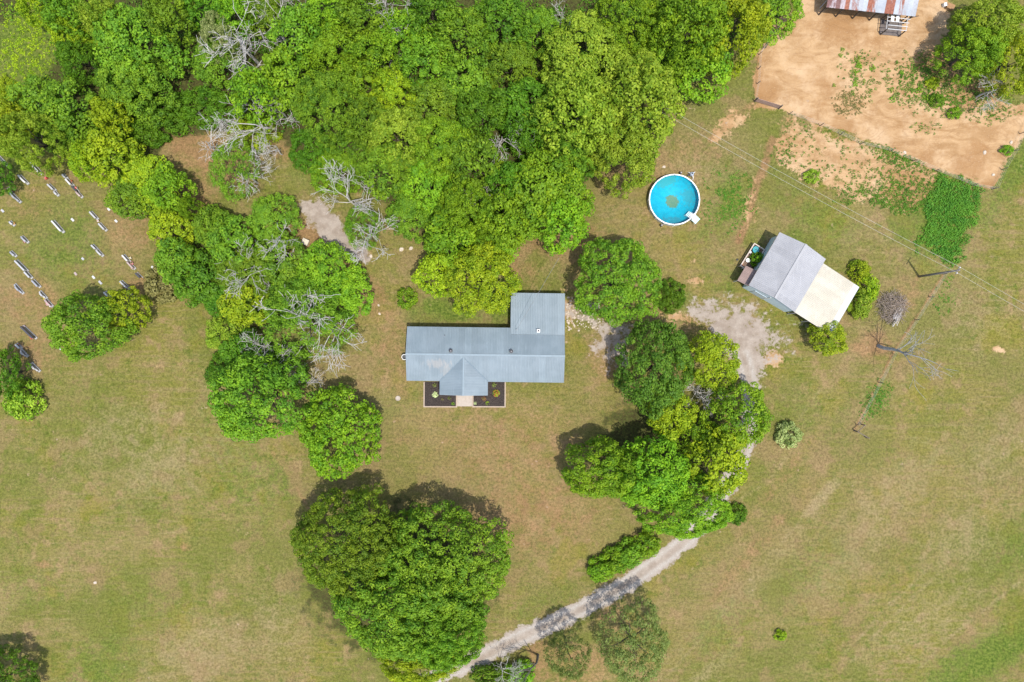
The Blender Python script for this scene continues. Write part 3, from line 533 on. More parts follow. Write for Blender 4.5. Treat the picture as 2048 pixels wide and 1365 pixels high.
#@@WEEDS
# ------------------------------------------------------------------ weeds, undergrowth (uncountable) and clumps one can pick out
def blob_leaves(name, pts, rad, hgt, leaf, per, pal, seed):
    g = np.random.default_rng(seed); C = []; N = []; Z = []; L = []
    for (x, y), r, h in zip(pts, rad, hgt):
        n = int(per * r * r / leaf / leaf * .5) + 8; d = g.normal(size=(n, 3)); d[:, 2] = np.abs(d[:, 2]); d /= np.linalg.norm(d, axis=1, keepdims=True)
        q = (0.35 + .65 * g.random(n) ** .5)[:, None]; C.append(np.array([x, y, 0]) + d * q * np.array([r, r, h])); N.append(d * .7 + g.normal(size=(n, 3)) * .5 + np.array([0, 0, .6]))
        Z.append(leaf * (.6 + .8 * g.random(n))); L.append(np.clip(.45 + g.normal() * .2 + g.normal(size=n) * .15, 0, 1))
    return leaves_mesh(name, np.concatenate(C), np.concatenate(N), np.concatenate(Z), np.concatenate(L), PAL[pal])
def scatter(n, test, seed, box):
    g = np.random.default_rng(seed); out = []
    while len(out) < n:
        x = g.uniform(box[0], box[2], 400); y = g.uniform(box[1], box[3], 400); w_ = test(x, y); k = g.random(400) < w_
        out += [tuple(P(a, b)[:2]) for a, b in zip(x[k], y[k])]
    return out[:n]
g_ = np.random.default_rng(5)
KUDZU = [(1880, 348), (1962, 376), (1945, 440), (1915, 525), (1892, 532), (1842, 485), (1850, 420)]
pts = scatter(900, lambda x, y: sstep(-10, 16, poly_sd(x, y, KUDZU) + 22 * (vnoise(x, y, 14, 8) - .5) + 10 * (vnoise(x, y, 5, 9) - .5)), 3, (1820, 335, 1980, 545))
tag(link('weed_patch', blob_leaves('weed_patch', pts, g_.uniform(.25, .6, 900), g_.uniform(.2, .55, 900), .15, 2.6, 'weed', 3)), 'dense deep green weed patch in the corner below the sandy lot', 'weeds', None, 'stuff')
def wtest(x, y):
    a = 0.9 * ell(x, y, 1850, 165, 60, 45, 10, .7) + .7 * ell(x, y, 1950, 205, 70, 30, 10, .7) + .10 * (poly_in(x, y, DIRT_B)) + .5 * ell(x, y, 1790, 380, 70, 30, 15, .8) + .9 * ell(x, y, 1800, 320, 60, 14, 22, .6) + .8 * ell(x, y, 1830, 395, 60, 26, 0, .7) + .5 * ell(x, y, 1760, 400, 70, 14, 20, .7) + .5 * ell(x, y, 1575, 310, 24, 18, 0, .7) + .3 * ell(x, y, 1720, 150, 30, 40, 0, .8) + .35 * ell(x, y, 1850, 255, 26, 12, 0, .6)
    a += .5 * ell(x, y, 1690, 395, 20, 14, 0, .6)
    return np.clip(a, 0, 1)
pts = scatter(2400, wtest, 8, (1540, 70, 2048, 430))
rr = g_.uniform(.08, .34, 2400)
tag(link('weeds', blob_leaves('weeds', pts, rr, rr * .8, .11, 2.2, 'weed', 9)), 'low green weeds scattered over the sandy lot', 'weeds', None, 'stuff')
pts = scatter(700, lambda x, y: np.clip(.9 * ell(x, y, 1460, 400, 40, 50, 0, .8) * (vnoise(x, y, 12, 3) > .55) + .9 * ell(x, y, 1752, 800, 20, 34, 35, .7) + .7 * ell(x, y, 1888, 600, 18, 34, 20, .8) * (vnoise(x, y, 9, 4) > .5), 0, 1), 4, (1400, 330, 1920, 850))
rr = g_.uniform(.08, .24, 700)
tag(link('tall_grass', blob_leaves('tall_grass', pts, rr, rr * .3, .10, 1.3, 'weed', 6)), 'small tufts of rank green grass on the lawns right of the trees', 'grass', None, 'stuff')
pts = scatter(1800, lambda x, y: sstep(0, 25, poly_sd(x, y, FOREST)) * (1 - ell(x, y, 48, 105, 62, 90, 15, .4)), 12, (0, 0, 1560, 700))
rr = g_.uniform(.5, 1.3, 1800)
tag(link('undergrowth', blob_leaves('undergrowth', pts, rr, rr * 1.6, .24, 1.5, 'deep', 13)), 'green undergrowth on the floor of the wood', 'undergrowth', None, 'stuff')
pts = scatter(500, lambda x, y: np.maximum(ell(x, y, 50, 110, 50, 110, 15, .7), .6 * ell(x, y, 20, 60, 60, 70, 0, .7)), 14, (0, 0, 160, 300))
rr = g_.uniform(.10, .36, 500)
tag(link('meadow_growth', blob_leaves('meadow_growth', pts, rr, rr * .6, .16, 1.6, 'lime', 15)), 'yellowish rank growth in the gap at the top left of the wood', 'weeds', None, 'stuff')
pts = scatter(260, lambda x, y: ell(x, y, 1698, 206, 30, 22, -10, .6) * (vnoise(x, y, 6, 41) > .3), 24, (1650, 170, 1750, 245))
rr = g_.uniform(.06, .2, 260)
tag(link('dry_brush', blob_leaves('dry_brush', pts, rr, rr * .5, .10, 1.5, 'bronze', 25)), 'greyish brown patch of dry brush in the middle of the sandy lot', 'brush', None, 'stuff')
wc = blob_leaves('leaves', [(0, 0), (.25, .1), (-.2, .15), (.05, -.25)], [.35, .25, .28, .22], [.4, .3, .3, .25], .13, 3.0, 'bright', 21)
for n_, (px, py, s_) in enumerate(sorted([(1685, 100, .8), (1681, 111, .8), (1714, 117, 1.1), (1717, 128, 1.2), (1719, 133, 1.0), (1711, 144, 1.0), (1744, 136, 1.1), (1709, 164, .8), (1710, 169, 1.0), (1728, 162, .7), (1668, 171, .7), (1784, 200, 1.2), (1783, 180, 1.0), (1803, 145, .9), (1838, 180, 1.3), (1850, 195, 1.2)])):
    e = empty('weed_clump', P(px, py), rng.random() * 6, f'small green weed clump on the open sand below the barn, {ORD[n_ + 1]} from the left', 'weed', 'weed clumps on the open sand'); e.scale = (s_,) * 3; link('leaves', wc, e)
#@@HOUSE
# ------------------------------------------------------------------ buildings
def metal_mat(name, c, c2, streak_rz, stain=None, rust=None, rough=0.45):
    t = NT(name); p = t.pos()
    st = t.noise(t.mapping(p, (6.0, 0.25, 1), streak_rz), 1.0, 4, 0.65); n = t.noise(p, 0.5, 4, 0.6); n2 = t.noise(p, 4.0, 3, 0.6)
    k = t.mix(t.ramp(n, 0.35, 0.65), c, c2)
    pv = t.n.new('ShaderNodeHueSaturation'); t.l.new(k, pv.inputs['Color']); t.set(pv.inputs['Value'], t.ramp(t.objrand(), 0, 1, .95, 1.05)); k = pv.outputs[0]
    k = t.mix(t.ramp(st, 0.56, 0.74, 0, 0.4), k, tuple(min(1, x * 1.35 + .03) for x in c2))
    k = t.mix(t.ramp(n2, 0.55, 0.75, 0, 0.25), k, tuple(x * .75 for x in c))
    if stain:
        for (x, y, rx, ry, cc, am) in stain:
            m = t.mapping(p, (1 / rx, 1 / ry, 0), 0, (-x / rx, -y / ry, 0)); L = t.n.new('ShaderNodeVectorMath'); L.operation = 'LENGTH'; t.l.new(m, L.inputs[0])
            f = t.math('ADD', L.outputs['Value'], t.math('MULTIPLY', t.math('SUBTRACT', t.noise(t.mapping(p, (2.2, .8, 1)), 1.1, 4, .6), .5), 3.2))
            k = t.mix(t.ramp(f, 0.5, 1.3, am, 0), k, cc)
    if rust is not None:
        a, cc, cd = rust; o = t.objrand()
        rn = t.noise(t.mapping(p, (2.0, .5, 1), streak_rz), .8, 5, .7)
        f = t.math('ADD', rn, t.math('MULTIPLY', t.math('SUBTRACT', o, .5), .5))
        k = t.mix(t.ramp(f, a - .08, a + .08), k, t.mix(t.ramp(n2, .35, .65), cc, cd))
    return t.base(k, rough, 0.4, 0.0)
def rib_panel(w_, fa, fb, pitch=0.2286, rh=0.03):
    """ribbed sheet across x in [0,w_]; fa(x), fb(x) -> start and end points (x, y, z) of the line down the slope"""
    xs = []; x = 0.0; n = max(1, round(w_ / pitch)); pt = w_ / n
    for i in range(n):
        b = i * pt; xs += [(b, 0), (b + pt - .085, 0), (b + pt - .055, rh), (b + pt - .025, rh)]
    xs.append((w_, 0)); m = MB(); vs = []; fs = []
    for (x, z) in xs:
        a = Vector(fa(x)); b = Vector(fb(x)); vs += [a + Vector((0, 0, z)), b + Vector((0, 0, z))]
    for i in range(len(xs) - 1): fs.append((2 * i, 2 * i + 1, 2 * i + 3, 2 * i + 2))
    m.add(vs, fs); return m
SIDING = plain('pale_siding', (0.42, 0.40, 0.37), 0.8, .12, 2)
ROOFB = metal_mat('blue_grey_roof', (0.168, 0.213, 0.240), (0.196, 0.243, 0.272), 0.0,
   [(*P(875, 728, 3.4)[:2], 1.7, .55, (.34, .31, .28), .42), (*P(893, 742, 3.2)[:2], .7, 1.0, (.33, .31, .28), .32)])
ROOFB2 = metal_mat('blue_grey_porch_roof', (0.162, 0.206, 0.234), (0.190, 0.236, 0.265), R(90))
TRIM = plain('roof_trim', (0.185, 0.24, 0.275), .5, .1)
hc = P(971, 710.5, 3.9); hc.z = 0
house = empty('farmhouse', hc, R(-0.75), 'long house with blue grey ribbed metal roof and front porch gable', 'house')
k = S * (HC - 3) / HC
UL, UR, VN, VS_ = -158.5 * k, 157.5 * k, 54.5 * k, -53.5 * k
ZE, ZR = 2.6, 3.9
w1 = MB(); ov = .35
w1.box(UL + ov, UR - ov, VS_ + ov, VN - ov, -.1, ZE - .02); w1.build('wall', SIDING, house)
gb = MB()
for x in (UL + ov, UR - ov): gb.add([(x, VS_ + ov, ZE - .02), (x, VN - ov, ZE - .02), (x, 0, ZR - .13), (x + (.1 if x < 0 else -.1), 0, ZR - .13)], [(0, 1, 2), (0, 2, 3)])
gb.build('gable', SIDING, house)
W0 = 49 * k; WN = 125 * k; VT = 41.5 * k
zs_ = lambda v: ZR - (ZR - ZE) * abs(v) / VN
w2 = MB(); w2.box(W0 + ov, UR - ov, VN - ov + .01, WN - ov, -.1, 2.35); w2.build('wing_wall', SIDING, house)
roof = MB(); roof.box(UL, UR, -.13, .13, ZR + .0, ZR + .045); roof = roof.build('roof', TRIM, house)
def panel_row(par, x0, x1, fa, fb, mat, w_=0.9144, name='roof_panel'):
    n = round((x1 - x0) / w_); w_ = (x1 - x0) / n
    me = rib_panel(w_, fa, fb).mesh(name, mat)
    for i in range(n): link(name, me, par, (x0 + i * w_, 0, 0))
panel_row(roof, UL, UR, lambda x: (x, 0, ZR), lambda x: (x, VS_, ZE), ROOFB)
panel_row(roof, UL, W0, lambda x: (x, VN, ZE), lambda x: (x, 0, ZR), ROOFB)
panel_row(roof, W0, UR, lambda x: (x, VT, zs_(VT)), lambda x: (x, 0, ZR), ROOFB)
panel_row(roof, W0, UR, lambda x: (x, WN, 2.42), lambda x: (x, VT + .02, zs_(VT) + .012), ROOFB)
fz = MB(); fz.box(UL, UR, VS_ - .03, VS_ - .004, ZE - .2, ZE + .01); fz.build('fascia', TRIM, roof)
fz = MB(); fz.box(UL, W0 - .03, VN + .004, VN + .03, ZE - .2, ZE + .01); fz.build('fascia', TRIM, roof)
fz = MB(); fz.box(W0, UR, WN + .004, WN + .03, 2.22, 2.43); fz.build('fascia', TRIM, roof)
fz = MB(); fz.add([(W0, VT, zs_(VT)), (W0, WN, 2.42), (W0, WN, 2.2), (W0, VN, 2.4)], [(0, 1, 2, 3)]); fz.build('fascia', TRIM, roof)
# porch gable
UC = (927.5 - 971) * k; PH = 48.5 * k; VA = -5.5 * k; VF = -81.5 * k; ZP = zs_(VA)
pr = MB(); pr.box(UC - .1, UC + .1, VF, VA + .05, ZP + .0, ZP + .05); pr = pr.build('porch_roof', TRIM, house)
sl_ = (ZP - ZE) / PH
def porch_panels(sgn):
    n = round((VA - VF) / .9144); w_ = (VA - VF) / n
    for i in range(n):
        y0 = VF + i * w_
        def ext(y): return min(PH, max(.02, (VA - y) * PH / (VA - VS_)))
        m = rib_panel(w_, lambda x: (UC, y0 + x, ZP + .012), lambda x: (UC + sgn * ext(y0 + x), y0 + x, ZP + .012 - sl_ * ext(y0 + x)))
        if sgn > 0: m.f = [tuple(reversed(f)) for f in m.f]
        m.build('roof_panel', ROOFB2, pr)
porch_panels(-1); porch_panels(1)
for s_ in (-1, 1):
    v = MB(); a = Vector((UC, VA, ZP + .02)); b = Vector((UC + s_ * PH, VS_, ZE + .02)); v.tube([a, b], .06, 4); v.build('valley_flashing', TRIM, pr)
gp = MB(); gp.add([(UC - PH + .1, VF + .15, ZE), (UC + PH - .1, VF + .15, ZE), (UC, VF + .15, ZP - .05)], [(0, 1, 2)]); gp.build('porch_gable', SIDING, house)
for x in (-1, -.42, .42, 1):
    b = MB(); b.box(UC + x * (PH - .25) - .07, UC + x * (PH - .25) + .07, VF + .15, VF + .29, 0, ZE); b.build('post', plain('white_paint', (.75, .75, .73), .6, .06), house)
b = MB(); b.box(UC - PH + .2, UC + PH - .2, VF + .02, VS_ + ov, .02, .16); b.build('porch_floor', plain('concrete', (.38, .33, .28), .9, .12), house)
d = MB(); d.box(UC - .45, UC + .45, VS_ + ov - .04, VS_ + ov - .005, .17, 2.15); d.build('door', plain('door_paint', (.25, .06, .05), .5, .1), house)
for x in (-9, -6.5, 1.5, 5, 9):
    m = MB(); m.box(x - .5, x + .5, VS_ + ov - .03, VS_ + ov - .004, .9, 2.0); o = m.build('window', plain('white_paint', (.75, .75, .73)), house)
    m = MB(); m.box(x - .43, x + .43, VS_ + ov - .045, VS_ + ov - .032, .97, 1.93); m.build('pane', plain('window_glass', (.03, .04, .05), .1, .1, 1, .6), o)
# roof furniture: each vent is fixed to the roof
DARK = plain('dark_metal', (.045, .045, .05), .5, .2); WHITE = plain('white_enamel', (.78, .78, .77), .5, .05)
def loc_house(px, py, z): 
    q = P(px, py, z) - hc; a = R(.75); return Vector((q.x * math.cos(a) - q.y * math.sin(a), q.x * math.sin(a) + q.y * math.cos(a), z))
for px, py in ((901.5, 702), (1022.5, 703)):
    l = loc_house(px, py, 4.0); z = zs_(l.y); m = MB(); m.lathe([(.15, 0), (.15, .18), (.24, .24), (.27, .36), (.2, .47), (.02, .5)], 12); v = m.build('turbine_vent', DARK, roof, False, (l.x, l.y, z))
    m = MB()
    for i in range(10): a = 6.283 * i / 10; m.tube([(.24 * math.cos(a), .24 * math.sin(a), .24), (.29 * math.cos(a + .2), .29 * math.sin(a + .2), .36), (.05 * math.cos(a + .5), .05 * math.sin(a + .5), .51)], .014, 4)
    m.build('vane', plain('galvanised', (.5, .5, .52), .4, .15), v) if False else m.build('vent_vanes', plain('galvanised', (.5, .5, .52), .4, .15), roof, False, (l.x, l.y, z))
l = loc_house(1077, 662, 3.6); z = zs_(l.y) - .05
m = MB(); m.box(-.22, .22, -.22, .22, 0, .75); ch = m.build('chimney', WHITE, roof, False, (l.x, l.y, z)); m = MB(); m.box(-.12, .12, -.12, .12, .752, .80); m.build('chimney_cap', DARK, roof, False, (l.x, l.y, z))
l = loc_house(889.5, 671, 3.1); m = MB(); m.lathe([(.05, -.05), (.05, .3)], 8); m.build('vent_pipe', DARK, roof, False, (l.x, l.y, zs_(l.y)))
l = loc_house(1033.5, 660, 3.6); m = MB(); m.lathe([(.04, -.1), (.04, .9), (.07, .92), (.02, 1.0)], 8); m.build('service_mast', plain('galvanised', (.5, .5, .52), .4, .15), roof, False, (l.x, l.y, zs_(l.y) - .1))
a = P(1033.5, 660, 4.4); b = P(1118, 516, 7.0); m = MB(); m.tube([a + (b - a) * t - Vector((0, 0, 1.0 * t * (1 - t))) for t in np.linspace(0, 1, 9)], .018, 4)
tag(m.build('service_cable', plain('cable', (.22, .22, .22), .6, .1)), 'thin dark cable running from the house roof mast up to the trees', 'cable')
m = MB(); m.lathe([(.36, 0), (.38, .5), (.36, .95), (.40, 1.0), (.40, 1.04), (.31, 1.04), (.29, .55), (.0, .55)], 20, close=False)
o = empty('barrel', P(809, 714.5, .9).xy.to_3d(), 0, 'dark barrel with a white rim against the left end of the house', 'barrel'); m.build('drum', plain('drum', (.06, .07, .08), .5, .1), o)
m = MB(); m.lathe([(.34, 1.045), (.41, 1.045), (.41, 1.07), (.34, 1.07)], 20, close=False); m.build('rim', WHITE, o)

# front beds
MULCH = NT('mulch'); p_ = MULCH.pos(); f_ = MULCH.noise(p_, 9, 4, .7); MULCH.bump(f_, .8, .06); MULCH = MULCH.base(MULCH.mix(MULCH.ramp(f_, .35, .7), (.018, .015, .014), (.085, .068, .06)), .95, .1)
TIMB = plain('edging_timber', (.36, .29, .225), .9, .2, 6)
for (x0, x1, lb) in ((849.5, 912, 'left mulch bed with pale timber edging in front of the porch'), (947, 1009, 'right mulch bed with pale timber edging in front of the porch')):
    A = P(x0, 812.5); B = P(x1, 764); W = B.x - A.x; D = B.y - A.y
    e = empty('flower_bed', (A.x, A.y, 0), R(-.3), lb, 'flower bed', 'mulch beds by the porch')
    m = MB(); n = 14; vs = [(W * i / n, D * j / n, .10 + .05 * random.random()) for j in range(n + 1) for i in range(n + 1)]
    m.add(vs, [(j * (n + 1) + i, j * (n + 1) + i + 1, (j + 1) * (n + 1) + i + 1, (j + 1) * (n + 1) + i) for j in range(n) for i in range(n)]); m.build('mulch', MULCH, e)
    t_ = .17
    for (a, b, c, d_) in ((0, W / 2 - .01, -t_, 0), (W / 2 + .01, W, -t_, 0), (-t_, -.002, -t_, D * .5), (-t_, -.002, D * .5 + .01, D), (W + .002, W + t_, -t_, D * .5), (W + .002, W + t_, D * .5 + .01, D)):
        m = MB(); m.box(a, b, c, d_, -.05, .19 + .02 * random.random()); m.build('edging_timber', TIMB, e)
A = P(913.5, 813); B = P(945.5, 786); m = MB(); m.box(A.x, B.x, A.y, B.y, -.1, .06); tag(m.build('front_walk', plain('concrete', (.38, .33, .28), .9, .12)), 'beige concrete front walk between the two mulch beds', 'path', None, 'structure')
def rosette(px, py, r, n, c, lb, h=.25, red=None, name='garden_plant'):
    g = np.random.default_rng(int(px)); th = g.random(n) * 6.283; rr = r * np.sqrt(g.random(n)); C = np.stack([rr * np.cos(th), rr * np.sin(th), .12 + h * (1 - (rr / r) ** 2) + .05 * g.random(n)], 1)
    N = np.stack([np.cos(th) * .5, np.sin(th) * .5, np.ones(n)], 1) + g.normal(size=(n, 3)) * .25
    e = empty(name, P(px, py, .15).xy.to_3d(), 0, lb, 'plant'); me = leaves_mesh('leaves', C, N, r * .45 * (.6 + .6 * g.random(n)), g.random(n), c); link('leaves', me, e)
    if red:
        n2 = n // 3; th = g.random(n2) * 6.283; rr = r * np.sqrt(g.random(n2)); C = np.stack([rr * np.cos(th), rr * np.sin(th), .2 + h + .05 * g.random(n2)], 1)
        me = leaves_mesh('flowers', C, np.tile([[0, 0, 1.]], (n2, 1)), np.full(n2, r * .22), g.random(n2), red); link('flowers', me, e)
HOSTA = leaf_mat('leaf_hosta', (.30, .42, .12), (.45, .60, .22), (.65, .74, .40), .2); REDF = plain('red_bloom', (.45, .06, .03), .7, .3, 8)
rosette(870, 790, .42, 70, HOSTA, 'pale variegated hosta in the left mulch bed'); rosette(950.5, 807, .22, 40, HOSTA, 'small pale hosta at the lower left of the right mulch bed')
rosette(992, 787, .5, 70, PAL['olive'], 'largest reddish flowering plant in the right mulch bed', .35, REDF); rosette(968, 798, .34, 30, PAL['bronze'], 'small red leaved plant in the middle of the right mulch bed', .2, REDF)
rosette(988, 770, .35, 40, PAL['dull'], 'grey green plant at the house wall in the right mulch bed', .25); rosette(975, 807, .3, 25, PAL['olive'], 'thin plant at the lower edge of the right mulch bed', .2)
rosette(869, 771, .32, 30, PAL['dull'], 'small dull plant at the top of the left mulch bed', .2); rosette(899, 797, .26, 26, PAL['dull'], 'small dull plant at the lower right of the left mulch bed', .2); rosette(906, 808, .24, 26, PAL['bright'], 'small green plant in the lower right corner of the left mulch bed', .2); rosette(885, 799, .22, 20, PAL['bronze'], 'tiny brownish plant left of the small dull plant in the left bed', .15)

#@@SHED
sh = P(1575, 544.6, 4.0); sh.z = 0
SRZ = R(-30.2)
shed = empty('metal_shed', sh, SRZ, 'metal shed with grey gable roof, cream lean-to roof and pale blue walls', 'shed')
SROOF = metal_mat('grey_shed_roof', (0.275, 0.277, 0.288), (0.315, 0.317, 0.328), SRZ + R(90)); CREAM = metal_mat('cream_roof', (0.41, 0.38, 0.305), (0.455, 0.425, 0.35), SRZ + R(90))
BLUEW = plain('pale_blue_wall', (.55, .66, .72), .6, .06, 1); WSHEET = plain('white_sheet', (.45, .455, .455), .6, .05); PINKR = metal_mat('faded_brown_roof', (.22, .155, .135), (.28, .20, .175), SRZ + R(90))
hx, hy = 3.75, 4.32; ze, zr = 3.95, 5.2
w_ = MB(); w_.prism([(-hx + .3, -hy + .15), (hx - .1, -hy + .15), (hx - .1, hy - .15), (-hx + .3, hy - .15)], -.1, ze - .05)
for y in (-hy + .15, hy - .15): w_.add([(-hx + .3, y, ze - .05), (hx - .1, y, ze - .05), (0, y, zr - .1)], [(0, 1, 2)])
w_.build('wall', BLUEW, shed)
rf = MB(); rf.box(-.16, .16, -hy - .01, hy + .01, zr, zr + .05); rf = rf.build('roof', SROOF, shed)
def prow_y(par, y0, y1, a, b, mat, wd=.9144, name='roof_panel'):
    n = round((y1 - y0) / wd); wd = (y1 - y0) / n; m = rib_panel(wd, lambda x: (a[0], x, a[1]), lambda x: (b[0], x, b[1]))
    if a[0] < b[0]: m.f = [tuple(reversed(f)) for f in m.f]
    me = m.mesh(name, mat)
    for i in range(n): link(name, me, par, (0, y0 + i * wd, 0))
prow_y(rf, -hy, hy, (-hx, ze), (0, zr), SROOF); prow_y(rf, -hy, hy, (hx, ze), (0, zr), SROOF)
lt = MB(); lt.box(hx - .12, hx - .02, -hy, hy - .6, 3.6, 3.78); lt = lt.build('lean_to_roof', CREAM, shed)
prow_y(lt, -hy, hy - .65, (hx - .05, 3.8), (9.35, 2.85), CREAM)
m = MB(); m.add([(9.33, -hy + .5, 2.82), (10.3, -hy + .5, 2.62), (10.3, hy - .65, 2.62), (9.33, hy - .65, 2.82), (9.33, -hy + .5, 2.78), (10.3, -hy + .5, 2.58), (10.3, hy - .65, 2.58), (9.33, hy - .65, 2.78)], [(0, 1, 2, 3), (7, 6, 5, 4), (0, 4, 5, 1), (1, 5, 6, 2), (2, 6, 7, 3)]); m.build('awning', WSHEET, shed)
m = MB(); m.box(hx - .09, 9.1, hy - .95, hy - .85, -.1, 2.8); m.build('lean_to_wall', BLUEW, shed); m = MB(); m.box(9.0, 9.1, -hy + .3, hy - .96, -.1, 2.8); m.build('lean_to_wall', BLUEW, shed)
for x in (4.2, 6.5, 9.0): m = MB(); m.box(x - .07, x + .07, -hy + .1, -hy + .24, -.1, 2.95 if x > 8 else 3.2); m.build('post', GREYWOOD, shed)
for y in (-3.2, -.6, 2.0): pass
m = MB(); m.box(-2.2, -.2, -hy + .10, -hy + .145, 0, 2.4); o = m.build('door', plain('white_blue_door', (.46, .55, .60), .5, .05), shed)
m = MB(); m.box(-.16, -.06, -hy + .08, -hy + .145, 0, 3.6); m.build('corner_trim', WHITE, shed)
br = MB(); br.box(-hx + .16, -hx + .29, -hy + .12, -1.75, 2.75, 2.85); br = br.build('side_roof', PINKR, shed); prow_y(br, -hy + .1, -1.75, (-5.15, 2.42), (-hx + .25, 2.95), PINKR)
for y in (-hy + .25, -1.9): m = MB(); m.box(-5.05, -4.93, y - .06, y + .06, -.1, 2.42); m.build('post', GREYWOOD, shed)
m = MB(); m.box(-hx - .02, -hx + .0, -hy, hy, ze - .16, ze - .01); m.build('fascia', plain('brown_trim', (.33, .24, .21), .6, .1), rf)
# small deck with rails on the shed's left side
DECKW = plain('deck_board', (.17, .115, .085), .9, .3, 5); RAILW = plain('rail_wood', (.52, .44, .38), .8, .2, 5)
A = P(1481.5, 532, 1.0); A.z = 0; B = P(1509, 487.5, 1.0); C_ = P(1529.5, 498.5, 1.0)
Ld = (B.xy - A.xy).length; Wd = (C_.xy - B.xy).length; ad = math.atan2(B.y - A.y, B.x - A.x)
deck = empty('deck', A, ad, 'small railed wooden deck against the upper left wall of the shed', 'deck')
n = 13
me = None
for i in range(n):
    w0 = Wd / n; m = MB(); m.box(.02, Ld - .02, -w0 * .94, 0, .34, .38)
    me = me or m.mesh('plank', DECKW); link('plank', me, deck, (0, -i * w0 - .01, 0))
for x, y in ((0, 0), (Ld / 2, 0), (Ld, 0), (0, -Wd), (Ld, -Wd), (Ld / 2, -Wd)):
    m = MB(); m.box(x - .05, x + .05, y - .05, y + .05, -.1, 1.0); m.build('post', RAILW, deck)
for (x0, x1, y0, y1) in ((-.08, Ld + .08, -.07, .07), (Ld - .07, Ld + .07, -Wd - .07, -.08), (-.07, .07, -Wd - .07, -.08), (Ld * .55, Ld - .08, -Wd - .07, -Wd + .07)):
    m = MB(); m.box(x0, x1, y0, y1, 1.002, 1.05); m.build('rail', RAILW, deck)
    m = MB(); cxm, cym = (x0 + x1) / 2, (y0 + y1) / 2
    if x1 - x0 > y1 - y0: m.box(x0 + .1, x1 - .1, cym - .02, cym + .02, .6, .68)
    else: m.box(cxm - .02, cxm + .02, y0 + .1, y1 - .1, .6, .68)
    m.build('rail', RAILW, deck)
TEAL = plain('teal_paint', (.015, .25, .29), .45, .3, 4)
q = P(1511.5, 500, .9); e = empty('patio_table', (q.x, q.y, .38), 0, 'round teal patio table on the shed deck', 'table')
m = MB(); m.lathe([(.07, .62), (.48, .64), (.5, .6), (.5, .57), (.07, .59)], 18, close=False); m.build('table_top', TEAL, e)
m = MB(); m.lathe([(.06, 0), (.05, .6), (.09, .66), (.09, .7)], 10); m.build('pedestal', plain('navy', (.02, .05, .12), .5, .1), e); m = MB(); m.lathe([(.3, 0), (.28, .05), (.06, .07)], 14); m.build('base', TEAL, e)
for i in range(8): a = 6.283 * i / 8; m = MB(); m.tube([(.1 * math.cos(a), .1 * math.sin(a), .655), (.48 * math.cos(a), .48 * math.sin(a), .655)], .018, 4); m.build('spoke', plain('pale_teal', (.2, .5, .55), .4, .1), e)
def tub(px, py, r, h, z, mt, lb, inner=(.05, .05, .05)):
    q = P(px, py, z + h); e = empty('tub', (q.x, q.y, z), .5, lb, 'tub'); m = MB(); m.lathe([(r * .8, 0), (r, h), (r * .92, h), (r * .8, h * .86), (0, h * .86)], 16, close=False); m.build('shell', mt, e)
    m = MB(); m.box(-r * .4, r * .4, -r * .15, r * .15, h * .86 + .005, h * .9); m.build('slot', plain('slot_dark', inner, .6, .1), e)
tub(1496, 521, .3, .45, .385, WHITE, 'white round tub with a dark slot on the shed deck'); tub(1501.5, 505, .15, .3, .385, WHITE, 'small white pot beside the teal table on the shed deck')
tub(1485.5, 529, .16, .25, .385, plain('terracotta', (.3, .15, .09), .8, .1), 'small brown pot at the lower end of the shed deck')
tree('shrub', 'shrub', 1515, 518, 13, 14, 's', 1, 'bright', 'green potted bush squeezed between shed deck and shed wall', None, 1.1)
m = MB(); m.lathe([(.14, 0), (.16, .12), (.1, .14), (.09, .04), (0, .04)], 12, close=False); tag(m.build('bucket', DARK, None, False, P(1474.5, 520)), 'small dark bucket on the grass left of the shed deck', 'bucket')

#@@POOL
pc = P(1349, 399.5, 1.25); pc.z = 0; RP = 51 * S * (HC - 1.25) / HC
pool = empty('swimming_pool', pc, 0, 'round above-ground pool with white rim and bright blue water', 'pool')
t = NT('pool_liner'); p_ = t.pos(); c_ = t.mapping(p_, (1, 1, 1), 0, (-pc.x, -pc.y, 0))
def dist_to(x, y, sx=1, sy=1):
    m = t.mapping(c_, (1 / sx, 1 / sy, 0), 0, (-x / sx, -y / sy, 0)); L = t.n.new('ShaderNodeVectorMath'); L.operation = 'LENGTH'; t.l.new(m, L.inputs[0]); return L.outputs['Value']
nz = t.noise(p_, 1.6, 5, .65); nf = t.noise(p_, 6, 3, .7)
def patch(x, y, sx, sy, amp=2.2): return t.ramp(t.math('ADD', t.math('ADD', dist_to(x, y, sx, sy), t.math('MULTIPLY', t.math('SUBTRACT', nz, .5), amp)), t.math('MULTIPLY', t.math('SUBTRACT', nf, .5), amp * .6)), .88, 1.06, 1, 0)
bl = t.mix(t.ramp(nz, .3, .7), (.003, .31, .42), (.006, .38, .49))
bl = t.mix(t.math('MULTIPLY', t.ramp(nf, .60, .70), t.ramp(dist_to(0, 0), 1.6, 3.0)), bl, (.01, .22, .30))
alg = t.mix(t.ramp(nf, .35, .65), (.10, .20, .13), (.17, .22, .13))
bl = t.mix(patch(-.05, -.05, .95, .95, 1.6), bl, alg); bl = t.mix(t.math('MULTIPLY', patch(-1.3, 3.1, 1.9, 1.1), .8), bl, (.05, .30, .30))
bl = t.mix(t.math('MULTIPLY', patch(2.2, .7, .8, 1.3, 4.5), .45), bl, (.08, .25, .25)); bl = t.mix(t.math('MULTIPLY', patch(.2, -2.9, 1.4, .6, 4.5), .5), bl, (.08, .22, .24))
LINER = t.base(bl, .6, .2)
m = MB(); m.lathe([(0.001, .06), (RP - .12, .06), (RP - .1, 1.2)], 48, close=False); m.build('liner', LINER, pool, True)
